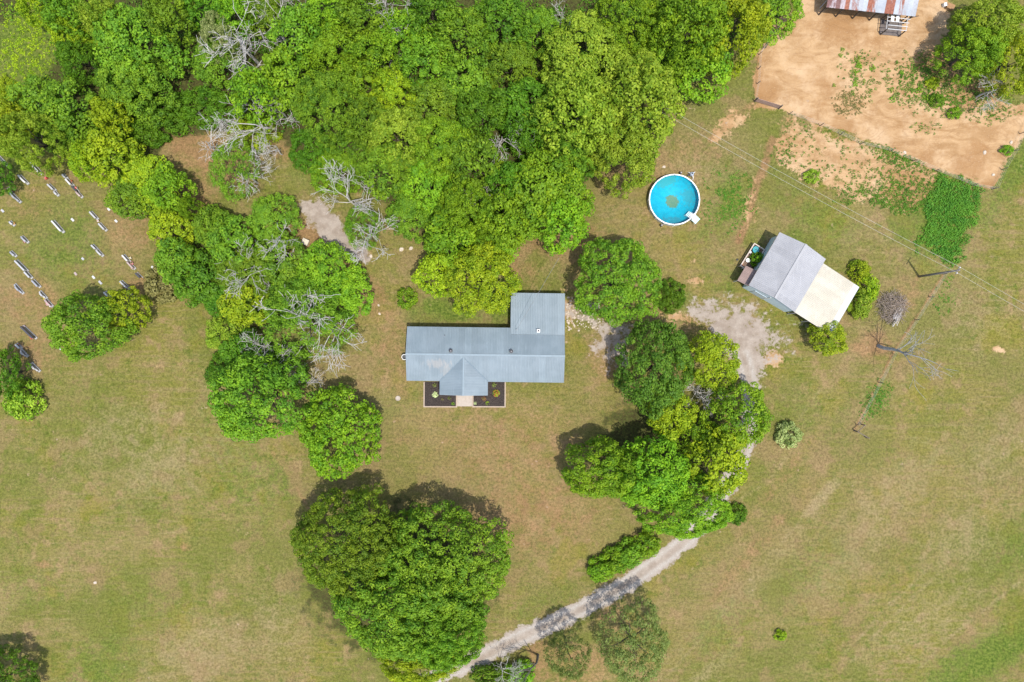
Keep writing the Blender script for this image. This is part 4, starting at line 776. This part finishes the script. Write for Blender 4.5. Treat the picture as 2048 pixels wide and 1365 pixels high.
m = MB(); m.lathe([(RP - .02, -.1), (RP - .02, 1.2)], 48, close=False); m.build('wall', plain('pool_wall', (.50, .50, .48), .5, .1), pool, True)
t = NT('pool_water'); tr = t.n.new('ShaderNodeBsdfTransparent'); tr.inputs[0].default_value = (.80, .97, 1, 1); gl = t.n.new('ShaderNodeBsdfGlossy'); gl.inputs['Roughness'].default_value = .05
fr = t.n.new('ShaderNodeFresnel'); fr.inputs[0].default_value = 1.33; bp = t.n.new('ShaderNodeBump'); bp.inputs['Strength'].default_value = .25; bp.inputs['Distance'].default_value = .03; t.l.new(t.noise(t.pos(), 2.5, 2), bp.inputs['Height']); t.l.new(bp.outputs[0], gl.inputs['Normal'])
mx = t.n.new('ShaderNodeMixShader'); t.l.new(fr.outputs[0], mx.inputs[0]); t.l.new(tr.outputs[0], mx.inputs[1]); t.l.new(gl.outputs[0], mx.inputs[2]); t.l.new(mx.outputs[0], t.out.inputs[0])
m = MB(); m.lathe([(0.001, 1.0), (RP - .11, 1.0)], 48, close=False); m.build('water', t.m, pool, True)
n = 16
for i in range(n):
    a0 = 6.283185 * i / n + .012; a1 = 6.283185 * (i + 1) / n - .012; m = MB(); ps = []
    for j in range(5): a = a0 + (a1 - a0) * j / 4; ps.append((RP * math.cos(a), RP * math.sin(a)))
    ps2 = [((RP - .15) * x / RP, (RP - .15) * y / RP) for x, y in reversed(ps)]; m.prism(ps + ps2, 1.205, 1.27); m.build('top_rail', WHITE, pool)
    a = 6.283185 * i / n; m = MB(); m.box(RP - .02, RP + .04, -.07, .07, -.1, 1.2); m.build('upright', WHITE, pool, False, (0, 0, 0), a)
# steps
q = P(1386, 434, 1.3); a = math.atan2(-(434 - 399.5), 1386 - 1349)
st = empty('pool_ladder', (pc.x + RP * math.cos(a), pc.y + RP * math.sin(a), 0), a, 'white pool steps with a pale aqua platform over the pool rim', 'ladder')
AQUA = plain('aqua_plastic', (.44, .66, .64), .5, .08)
m = MB(); m.box(.12, .95, -.48, .48, 1.1, 1.16); m.build('platform', AQUA, st)
for y in (-.42, .42):
    m = MB(); m.tube([(.9, y, -.1), (.9, y, 1.1)], .04, 6); m.build('leg', WHITE, st); m = MB(); m.tube([(.2, y, -.1), (.2, y, 1.1)], .04, 6); m.build('leg', WHITE, st)
    m = MB(); m.tube([(.12, y * .75, 1.16), (.05, y * .75, 1.75), (-.25, y * .75, 1.78), (-.42, y * .75, 1.2)], .035, 6); m.build('handrail', WHITE, st)
m = MB(); m.box(-.22, .14, -.30, .30, 1.28, 1.33); m.build('tread', WHITE, st)
for i in range(4): m = MB(); m.box(-.36 - .2 * i, -.22 - .2 * i, -.38, .38, 1.18 - .2 * i, 1.22 - .2 * i); m.build('tread', WHITE, st)
for y in (-.4, .4): m = MB(); m.tube([(-.22, y, 1.25), (-1.05, y, .12)], .04, 5); m.build('side_rail', WHITE, st)
# pump
e = empty('pool_pump', P(1382, 350), .3, 'grey and white pool pump and filter beside the upper right pool rim', 'pump')
GR = plain('pump_grey', (.30, .35, .42), .4, .2, 5)
m = MB(); m.lathe([(.28, 0), (.3, .1), (.3, .55), (.22, .75), (.06, .82)], 14); m.build('filter_tank', GR, e)
m = MB(); m.lathe([(.1, .82), (.1, .92), (.02, .95)], 10); m.build('valve', DARK, e)
for x, y, dx, dy in ((.3, .1, .35, .1), (.1, -.3, -.1, -.5), (-.25, .25, -.15, .2)): m = MB(); m.tube([(x * .6, y * .6, .6), (x + dx * .5, y + dy * .5, .45), (x + dx, y + dy, .1)], .05, 6); m.build('pipe', WHITE, e)
m = MB(); m.box(-.62, -.35, -.1, .12, 0, .3); m.build('motor', DARK, e)
for px, py, lb in ((1362, 346, 'small dark box hanging outside the top of the pool'), (1323.5, 451, 'small dark pump outside the lower left of the pool')):
    e = empty('skimmer', P(px, py, .5).xy.to_3d(), .6, lb, 'skimmer'); m = MB(); m.box(-.16, .16, -.14, .14, 0, .6); m.build('housing', DARK, e); m = MB(); m.lathe([(.1, .602), (.1, .68), (.03, .7)], 8); m.build('lid', plain('pump_lid', (.4, .36, .34), .6, .1), e)

#@@BARN
bl_ = P(1653, 13, 3.0); br_ = P(1831, 31.5, 3.0); LB = (br_.xy - bl_.xy).length; ba = math.atan2(br_.y - bl_.y, br_.x - bl_.x)
barn = empty('open_barn', (bl_.x, bl_.y, 0), ba, 'open barn with rusty and galvanised roof sheets at the top edge', 'barn')
RUST = metal_mat('rusty_sheet', (.32, .34, .37), (.38, .40, .43), ba, None, (.46, (.20, .060, .035), (.29, .105, .06)), .6); MAROON = metal_mat('maroon_sheet', (.36, .31, .33), (.40, .36, .38), ba, None, (.34, (.135, .060, .055), (.18, .09, .085)), .6)
GALV = metal_mat('galvanised_sheet', (.30, .33, .37), (.37, .40, .44), ba, None, (.78, (.25, .1, .06), (.3, .14, .09)), .5)
bf = MB(); bf.box(0, LB, .0, .1, 2.82, 2.93); bf = bf.build('roof', GREYWOOD, barn)
nb = 20; wb = LB / nb; pats = 'MMMMRRRRGRRGGRRGRRGR'
for i in range(nb):
    m = rib_panel(wb * .995, lambda x: (x, -.15, 3.0 + .01 * (i % 2)), lambda x: (x, 6.5, 4.6 + .01 * (i % 2)), .16, .035); m.build('roof_sheet', {'M': MAROON, 'R': RUST, 'G': GALV}[pats[i]], bf, False, (i * wb, 0, 0))
for i in range(6):
    x = .15 + (LB - .3) * i / 5
    for y in (.06, 6.2): m = MB(); m.box(x - .08, x + .08, y - .08 + .1, y + .08 + .1, -.1, 2.82 if y < 1 else 4.3); m.build('post', BARK, barn)
    m = MB(); m.tube([(x, .1, 2.0), (x + .7, .1, 2.8)], .05, 4); m.build('brace', BARK, barn); m = MB(); m.tube([(x, .1, 2.0), (x - .1 if i == 0 else x - .7, .1, 2.8)], .05, 4); m.build('brace', BARK, barn)
m = MB(); m.box(0.1, LB - .1, 6.31, 6.37, -.1, 4.3); m.build('back_wall', plain('barn_boards', (.14, .10, .075), .9, .3), barn)
# open frame pen in front of the barn
a0 = P(1777, 27, 2.0); e = empty('frame_pen', (a0.x, a0.y, 0), ba, 'open timber frame with two white sheets in front of the barn', 'pen')
PUR = plain('grey_purlin', (.50, .50, .50), .7, .15); Wp = 3.35; Dp = 2.2
for i in range(5): y = -Dp * i / 4; m = MB(); m.box(-.1 + .25 * (i > 2), Wp - .12 * i, y - .045, y + .045, 2.0 - .02 * i, 2.07 - .02 * i); m.build('purlin', PUR, e)
for x in (0, Wp - .5): m = MB(); m.tube([(x, -Dp, 1.85), (x, .05, 1.93)], .05, 4); m.build('rafter', PUR, e)
for x, y in ((0, 0), (Wp - .5, 0), (0.1, -Dp), (Wp - .6, -Dp)): m = MB(); m.box(x - .06, x + .06, y - .06, y + .06, -.1, 1.85); m.build('post', BARK, e)
for x in (.42, 1.15): m = MB(); m.box(x, x + .42, -1.15, -.05, 2.085, 2.10); m.build('sheet', WHITE, e)
m = MB(); m.box(-.1, Wp - .3, -Dp, 0, 0.0, .05); m.build('floor', plain('pen_floor', (.13, .11, .10), .9, .3), e)
for px, py, lb in ((1640, 16, 'pale leaning pole at the left end of the barn'), (1647, 21, 'second leaning pole right beside the pale one at the barn end')):
    q = P(px, py); m = MB(); m.tube([q, q + Vector((.8, .9, 2.2))], .06, 5); tag(m.build('leaning_pole', GREYWOOD), lb, 'pole')
for px, py, wd, hd, rz, mt, lb in ((1902, 13, 1.0, .7, -.4, plain('tan_box', (.30, .17, .08), .8, .2), 'tan wooden box by the trees right of the barn'), (1891, 9, .35, .4, .2, WHITE, 'white bucket left of the tan wooden box')):
    e = empty('farm_box', P(px, py, .5).xy.to_3d(), rz, lb, 'box'); m = MB(); m.box(-wd / 2, wd / 2, -hd / 2, hd / 2, 0, .5); m.build('body', mt, e); m = MB(); m.box(-wd / 2 - .03, wd / 2 + .03, -hd / 2 - .03, hd / 2 + .03, .503, .54); m.build('lid', mt, e)
# hut roof in the wood
e = empty('tin_hut', P(1001, 395, 2.2).xy.to_3d(), R(-35), 'small grey tin roofed hut under the trees above the house', 'hut')
m = MB(); m.box(-.55, .55, -.65, .65, 0, 2.1); m.build('wall', BARK, e)
for i in range(3): m = rib_panel(.42, lambda x: (x, -.75, 2.15), lambda x: (x, .75, 2.45), .14, .02); m.build('roof_sheet', plain('galvanised', (.5, .5, .52)), e, False, (-.63 + .42 * i, 0, 0))
e = empty('old_chest', P(610, 484, .6).xy.to_3d(), R(-25), 'pale square chest lying beside the gravel patch', 'chest'); m = MB(); m.box(-.45, .45, -.4, .4, 0, .55); m.build('body', plain('cream_chest', (.52, .46, .36), .6, .1), e); m = MB(); m.box(-.48, .48, -.43, .43, .555, .62); m.build('lid', plain('cream_chest', (.52, .46, .36)), e)
m = MB(); m.lathe([(.36, -.05), (.36, .1), (.3, .1), (.27, .0), (0, .0)], 20, close=False); tag(m.build('well_ring', plain('concrete', (.38, .33, .28)), None, False, P(796, 797)), 'small concrete ring set in the lawn left below the house', 'well cover')
#@@FENCES
# ------------------------------------------------------------------ fences, pole, wires
POSTW = plain('fence_post', (.15, .12, .10), .9, .3); WIREM = plain('fence_wire', (.40, .38, .36), .6, .1)
def fence(pts, step, h, lb, wires=3, name='wire_fence', pm=POSTW, rad=.06):
    P0 = P(*pts[0]); e = empty(name, P0, 0, lb, 'fence'); W = [P(*q) - P0 for q in pts]; posts = []
    for a, b in zip(W[:-1], W[1:]):
        n = max(1, round((b - a).length / step)); posts += [a + (b - a) * i / n for i in range(n)]
    posts.append(W[-1]); me = MB().tube([(0, 0, -.15), (0, 0, h * .5), (.03, .01, h)], [rad, rad * .95, rad * .85], 6).mesh('post', pm)
    for q in posts: o = link('post', me, e, q, random.random() * 6); o.scale.z = random.uniform(.9, 1.12); o.rotation_euler.x = random.gauss(0, .05)
    for i in range(wires): z = h * (.3 + .6 * i / max(1, wires - 1)); MB().tube([q + Vector((0, 0, z)) for q in posts], .010, 3).build('wire', WIREM, e)
    return e
fence([(1578, 229), (1640, 252), (1720, 289), (1780, 303), (1870, 342), (1945, 372), (1984, 379)], 4.2, 1.4, 'wire fence with dark posts along the lower side of the sandy lot')
fence([(1987, 377), (2003, 340), (2025, 303), (2040, 268), (2062, 225)], 3.0, 1.4, 'wire fence with dark posts along the right side of the sandy lot')
fence([(1508, 203), (1514, 168), (1518, 110), (1560, 50)], 2.6, 1.4, 'short wire fence with dark posts along the left side of the sandy lot')
fence([(1886, 549), (1830, 640), (1790, 700), (1757, 765), (1712, 850)], 5.0, 1.2, 'old wire fence running from utility pole down past the dead trunk')
# corner braces of that fence
e = empty('fence_brace', P(1708, 862), 0, 'timber corner brace at the lower end of the old wire fence', 'fence')
for q in ((0, 0), (1.05, .95), (1.6, -.9)): MB().tube([(q[0], q[1], -.1), (q[0], q[1], 1.3)], .08, 6).build('post', POSTW, e)
MB().tube([(0, 0, 1.15), (1.05, .95, 1.15)], .06, 5).build('rail', POSTW, e); MB().tube([(0, 0, 1.15), (1.6, -.9, 1.15)], .06, 5).build('rail', POSTW, e)
# plank gate
A = P(1509, 203.5); B = P(1557, 218); L_ = (B - A).length; e = empty('plank_gate', A, math.atan2(B.y - A.y, B.x - A.x), 'weathered pinkish plank gate at the left corner of the sandy lot', 'gate')
for i in range(5): m = MB(); m.box(.05, L_ - .05, -.02, .02, .15 + .26 * i, .34 + .26 * i); o = m.build('plank', plain('pink_board', (.36, .24, .19), .9, .2), e); o.rotation_euler.x = R(0)
for x in (0, L_): m = MB(); m.tube([(x, 0, -.1), (x, 0, 1.6)], .1, 6); m.build('post', POSTW, e)
# utility pole
pb = P(1838, 553.5); up = empty('utility_pole', pb, 0, 'tall grey utility pole carrying two wires near the wire fence', 'utility pole')
PH_ = 9.7
m = MB(); m.tube([(0, 0, -.3), (0, 0, 4), (0, 0, PH_)], [.17, .15, .11], 10); m.build('shaft', plain('pole_wood', (.20, .18, .16), .9, .25), up, True)
wd = Vector((P(2048, 612, 9)[0] - P(1536, 330, 9)[0], P(2048, 612, 9)[1] - P(1536, 330, 9)[1], 0)).normalized(); wn_ = Vector((-wd.y, wd.x, 0))
m = MB(); m.tube([wn_ * -.6 + Vector((0, 0, 9.3)), wn_ * .6 + Vector((0, 0, 9.3))], .07, 4); m.build('crossarm', plain('pole_wood', (.20, .18, .16)), up)
for s_ in (-.42, .42): m = MB(); m.lathe([(.05, 0), (.08, .06), (.05, .12), (.07, .18), (.02, .22)], 8); m.build('insulator', WHITE, up, False, tuple(wn_ * s_ + Vector((0, 0, 9.37))))
WIRE = plain('aluminium_wire', (.45, .43, .39), .4, .05, 1)
for s_, lb in ((.42, 'upper right power wire crossing above the grey shed'), (-.42, 'lower left power wire crossing above the grey shed')):
    t0 = pb + wn_ * s_ + Vector((0, 0, 9.58)); a = t0 - wd * 46; b = t0 + wd * 46; pts = []
    for t in np.linspace(0, 1, 13): pts.append(a.lerp(t0, t) + Vector((0, 0, -3.2 * t * (1 - t) - .6 * (1 - t))))
    for t in np.linspace(.08, 1, 12): pts.append(t0.lerp(b, t) + Vector((0, 0, -3.2 * t * (1 - t))))
    tag(MB().tube(pts, .013, 5).build('power_wire', WIRE), lb, 'wire')
# brush pile
g = random.Random(4); e = empty('brush_pile', P(1783, 614), 0, 'heap of dead branches right of the cream roof', 'brush pile'); m = MB()
for i in range(420):
    a = g.uniform(0, 6.283); r = 2.0 * math.sqrt(g.random()); z = 1.3 * (1 - (r / 2.1) ** 2) * g.random() + .08; c = Vector((r * math.cos(a), 1.1 * r * math.sin(a), z)); d = Vector((g.gauss(0, 1), g.gauss(0, 1), g.gauss(0, .3))).normalized() * g.uniform(.3, 1.1)
    mid = c + Vector((g.gauss(0, .08), g.gauss(0, .08), g.gauss(0, .08))); m.tube([c - d, mid, c + d], [g.uniform(.015, .04), .02, .008], 4, False)
o = m.build('branches', plain('brush_wood', (.26, .21, .17), .9, .45, 3), e); o['kind'] = 'stuff'
m = MB()
for i in range(26): c = Vector((g.uniform(.1, .9), g.uniform(-2.2, -.7), g.uniform(.3, .8))); d = Vector((.6, 1, g.gauss(0, .15))).normalized() * g.uniform(.4, 1.0); m.tube([c - d, c + d], [.045, .03], 4)
o = m.build('pale_branches', DEADWOOD, e); o['kind'] = 'stuff'
#@@GRAVES
# ------------------------------------------------------------------ gravestones: px, py, length, height, tone, style
TONE = {'l': plain('light_granite', (.38, .38, .39), .55, .2, 9), 'w': plain('white_marble', (.50, .50, .49), .5, .12, 5), 'g': plain('grey_granite', (.27, .28, .31), .4, .2, 12), 'd': plain('dark_granite', (.06, .06, .07), .25, .25, 12, .5), 'p': plain('pink_granite', (.36, .28, .26), .5, .2, 9)}
TNAME = {'l': 'light grey', 'w': 'white', 'g': 'mid grey', 'd': 'dark', 'p': 'pinkish'}
BASE = plain('grave_plinth', (.36, .355, .34), .8, .12, 6)
def flowers(px, py, r, cols, lb):
    g = np.random.default_rng(int(px * 7 + py)); e = empty('grave_flowers', P(px, py, .3).xy.to_3d(), 0, lb, 'flowers')
    m = MB(); m.lathe([(.07, 0), (.1, .22), (.09, .24)], 8); m.build('vase', BASE, e)
    n = 22; d = g.normal(size=(n, 3)); d[:, 2] = abs(d[:, 2]); d /= np.linalg.norm(d, axis=1, keepdims=True); me = leaves_mesh('leaves', d * r * .8 + np.array([0, 0, .26]), d, np.full(n, r * .6), g.random(n), PAL['mid']); link('leaves', me, e)
    for c in cols:
        n = 16; d = g.normal(size=(n, 3)); d[:, 2] = abs(d[:, 2]); d /= np.linalg.norm(d, axis=1, keepdims=True)
        me = leaves_mesh('blooms', d * r + np.array([0, 0, .28]), d + np.array([0, 0, .5]), np.full(n, r * .55), g.random(n), plain('bloom_' + c, {'pink': (.62, .22, .26), 'red': (.55, .04, .03), 'white': (.75, .74, .70), 'orange': (.62, .22, .05), 'yellow': (.70, .50, .06), 'violet': (.35, .22, .45)}[c], .7, .2, 8)); link('blooms', me, e)
def stone(px, py, L, h, tone, style, lb, rz=-46):
    q = P(px, py, h * .45); e = empty('gravestone', (q.x, q.y, 0), R(rz + random.uniform(-3, 3)), lb, 'gravestone', 'gravestones of the graveyard')
    if style == 'flat':
        m = MB(); m.prism([(-L / 2, -.15), (L / 2, -.15), (L / 2, .15), (-L / 2, .15)], -.05, .07); m.build('slab', TONE[tone], e); return e
    th = .11
    m = MB(); m.box(-L / 2 - .14, L / 2 + .14, -.2, .2, -.05, .17); m.build('plinth', BASE, e)
    l2 = L / 2; prof = [(-l2, .17)] + [(-l2 + L * i / 10, h * (.86 + .14 * math.sin(math.pi * i / 10))) for i in range(11)] + [(l2, .17)]
    if style == 'wing': prof = [(-l2, .17), (-l2, h * .62), (-l2 * .55, h * .66), (-l2 * .4, h), (l2 * .4, h), (l2 * .55, h * .66), (l2, h * .62), (l2, .17)]
    if style == 'square': prof = [(-l2, .17), (-l2, h * .95), (-l2 + .06, h), (l2 - .06, h), (l2, h * .95), (l2, .17)]
    n = len(prof); vs = [(x, -th, z) for x, z in prof] + [(x, th, z) for x, z in prof]; fs = [tuple(range(n)), tuple(range(2 * n - 1, n - 1, -1))] + [(i, n + i, n + (i + 1) % n, (i + 1) % n) for i in range(n)]
    m = MB(); m.add(vs, fs); m.build('headstone', TONE[tone], e)
    m = MB(); m.box(-l2 * .75, l2 * .75, th + .002, th + .012, .25, h * .78); m.build('face_panel', plain('polished_face', (.14, .15, .17), .3, .3, 10, .5), e)
    return e
GRAVES = [
 (72.5, 337, 1.9, .9, 'w', 'square', 'long white gravestone nearest the wood edge, top of the graveyard'), (46, 359, 1.5, .9, 'w', 'round', 'white rounded gravestone below left of the top long one'), (28, 393, 2.1, .9, 'g', 'wing', 'long grey winged gravestone near the left photo edge'),
 (129.5, 353, .6, .7, 'w', 'square', 'small white gravestone at the top of the short row by the wood'), (139, 365, 1.1, .9, 'w', 'square', 'white gravestone with a red flower, second in the row by the wood'), (150, 378, .9, .8, 'd', 'square', 'dark gravestone with red flowers, third in the row by the wood'), (158, 389, .9, .8, 'p', 'round', 'pinkish gravestone at the lower end of the row by the wood'),
 (103, 375, 1.1, .8, 'l', 'square', 'light gravestone, upper of a pair left of the row by the wood'), (112, 387, .6, .7, 'l', 'round', 'small light gravestone, lower of that pair'), (5, 422, .5, .1, 'l', 'flat', 'small flat marker at the left photo edge'), (23.5, 447, .6, .7, 'l', 'round', 'small gravestone with orange flowers near the left photo edge'),
 (115.5, 453, 2.0, .9, 'w', 'square', 'long white gravestone alone in the middle of the upper graveyard'), (145, 440, .5, .1, 'w', 'flat', 'flat white marker right of the lone long gravestone'), (217.5, 419, .45, .1, 'w', 'flat', 'flat white marker nearest the trees'), (232, 442.5, .45, .1, 'w', 'flat', 'flat white marker at the right, just below the one by the trees'),
 (187.5, 431, 1.25, .8, 'l', 'square', 'light gravestone, upper of the pair below the trees'), (205, 454, 1.2, .8, 'l', 'square', 'light gravestone, lower of the pair below the trees'), (49, 479, 1.0, .8, 'g', 'round', 'grey gravestone with peach flowers left of centre'), (26, 508, .8, .7, 'g', 'round', 'small grey gravestone at the top of the long row'),
 (42.5, 532, 2.0, .9, 'l', 'square', 'long light gravestone, second in the long row'), (56.5, 550, 1.1, .8, 'l', 'square', 'light gravestone, third in the long row'), (72, 567.5, 1.2, .8, 'g', 'square', 'grey gravestone, fourth in the long row'), (85, 590, 1.2, .8, 'l', 'wing', 'light gravestone with yellow flowers, fifth in the long row'), (97, 606, 1.2, .8, 'p', 'round', 'gravestone covered in pink and white flowers, end of the long row'),
 (36.5, 578, 1.6, .8, 'g', 'wing', 'grey gravestone set back left of the long row'), (189, 495, .8, .8, 'l', 'square', 'light gravestone, upper of two touching ones in mid graveyard'), (199, 506, 1.0, .8, 'l', 'round', 'light gravestone, lower of two touching ones in mid graveyard'), (165.5, 518, .4, .1, 'l', 'flat', 'tiny flat marker left below the two touching gravestones'),
 (151, 548, .5, .1, 'p', 'flat', 'flat pinkish marker in the open grass above the broad tree'), (187, 555, .5, .1, 'w', 'flat', 'flat white marker above the broad tree, left of two'), (200.5, 565.5, .6, .1, 'l', 'flat', 'flat grey marker above the broad tree, right of two'), (252, 517, 1.1, .9, 'w', 'square', 'white gravestone, upper of the flowered pair on the right'), (262, 531, 1.2, .8, 'p', 'square', 'pink flowered gravestone, lower of the pair on the right'),
 (277.5, 551.5, .9, .8, 'd', 'square', 'dark gravestone with flowers beside the brownish shrub'), (249, 570, 1.4, .9, 'l', 'round', 'light gravestone just above the yellow green tree'), (264, 589, 1.5, .9, 'd', 'square', 'dark gravestone in the shade of the yellow green tree'), (214, 589, .8, .8, 'w', 'square', 'white gravestone between the two trees below the graveyard'),
 (57, 665, 2.4, 1.0, 'd', 'square', 'long dark gravestone with pink flowers in the lower graveyard'), (37, 693, .8, .7, 'w', 'square', 'small white gravestone beside a patch of fresh sand'), (47, 707, 1.1, .8, 'l', 'wing', 'light gravestone just below the patch of fresh sand'), (69, 735, 1.5, .9, 'l', 'wing', 'lowest light gravestone of the graveyard'), (120, 697, .45, .1, 'w', 'flat', 'flat white marker at the lower edge of the broad tree'), (305, 535, .4, .1, 'w', 'flat', 'flat white marker nearest the tree strip'), (6, 322, 1.6, .3, 'd', 'square', 'low dark slab at the left photo edge, top of the graveyard')]
for gq in GRAVES: stone(*gq)
for px, py, r, cols, lb in [(17.5, 377, .22, ['pink', 'white'], 'pink flowers above the long winged gravestone'), (91.5, 357, .22, ['red', 'pink'], 'red flowers in the grass below the top long gravestone'), (143, 363, .16, ['red'], 'red bouquet on the second stone by the wood'), (152, 377, .24, ['red', 'white'], 'red and white bouquet on the dark stone by the wood'), (28, 447, .18, ['orange'], 'orange bouquet near the left photo edge'), (45, 474, .16, ['orange', 'white'], 'peach bouquet at one end of the grey rounded gravestone'), (48, 484, .16, ['pink'], 'small pink bouquet in front of the grey rounded gravestone'), (27, 510, .2, ['white'], 'white bouquet at the top of the long row'), (87, 597, .16, ['yellow'], 'yellow bouquet on the fifth stone of the long row'), (96, 607, .3, ['pink', 'white'], 'big pink and white bouquet at the end of the long row'), (101, 612, .2, ['violet', 'white'], 'violet bouquet at the lower tip of the long row'),
   (260, 516, .18, ['yellow', 'white'], 'yellow bouquet on the white stone at the right'), (263, 527, .26, ['pink'], 'bright pink bouquet between the right pair of stones'), (265, 536, .2, ['white', 'pink'], 'white and pink bouquet on the lower right stone'), (274, 548, .18, ['orange', 'white'], 'peach bouquet on the dark stone by the brownish shrub'), (283, 557, .14, ['orange'], 'orange bouquet below the dark stone by the brownish shrub'), (47, 654, .2, ['pink', 'white'], 'pink bouquet at the upper end of the long dark stone'), (63, 676, .22, ['pink', 'red'], 'pink bouquet at the lower end of the long dark stone'), (37, 689, .14, ['red'], 'red bouquet on the stone by the fresh sand'), (196, 442, .14, ['white', 'pink'], 'small white bouquet between the pair below the trees'), (241, 567, .14, ['yellow'], 'yellow bouquet on the stone above the yellow green tree')]:
    flowers(px, py, r, cols, lb)
# loose stones by the house path and on the lawns
g = random.Random(9); STONE = plain('field_stone', (.46, .39, .31), .9, .2, 4); sm = []
for i in range(4):
    m = MB(); n = 7; ring = [(math.cos(6.283 * j / n) * g.uniform(.8, 1.1), math.sin(6.283 * j / n) * g.uniform(.8, 1.1)) for j in range(n)]
    vs = [(x, y, 0) for x, y in ring] + [(x * .7, y * .7, .45) for x, y in ring]; m.add(vs, [(j, (j + 1) % n, n + (j + 1) % n, n + j) for j in range(n)] + [tuple(range(n, 2 * n))]); sm.append(m.mesh('field_stone', STONE))
m = MB()
for i in range(170):
    px = g.uniform(1132, 1200); py = g.uniform(595, 662); r = g.uniform(.05, .2); q = P(px, py); me = sm[g.randrange(4)]; a = g.random() * 6; ca, sa_ = math.cos(a), math.sin(a)
    m.add([(q.x + (v.co.x * ca - v.co.y * sa_) * r, q.y + (v.co.x * sa_ + v.co.y * ca) * r, -.03 + v.co.z * r) for v in me.vertices], [tuple(p.vertices) for p in me.polygons])
tag(m.build('rubble', STONE), 'pale broken stones scattered at the right end of the house', 'stones', None, 'stuff')
for px, py, r, lb in [(803, 499, .45, 'pale flat stone on the grass left of the wood tongue'), (822, 497, .4, 'pale flat stone right beside the other near the wood tongue'), (757, 611, .22, 'pale stone on the lawn, upper of two left of the lone shrub'), (759, 628, .24, 'pale stone on the lawn left of the lone shrub, lower of two'), (1328, 334, .3, 'pale stone on the grass above the pool'), (1294, 358, .32, 'pale stone on the grass left of the pool'), (1970, 305, .35, 'pale boulder on the right of the sandy lot'), (2023, 285, .3, 'pale boulder next to the right fence of the sandy lot'), (1987, 350, .28, 'pale boulder at the lower corner of the sandy lot'), (1810, 305, .3, 'pale stump piece beside the lower fence of the sandy lot'), (742, 513, .35, 'pinkish stone below the dead tree by the gravel patch'), (190, 1166, .3, 'pale stone showing in the lower left field')]:
    o = link('field_stone', sm[g.randrange(4)], None, P(px, py) + Vector((0, 0, -.05)), g.random() * 6); o.scale = (r, r * .8, r * .7); tag(o, lb, 'stone')
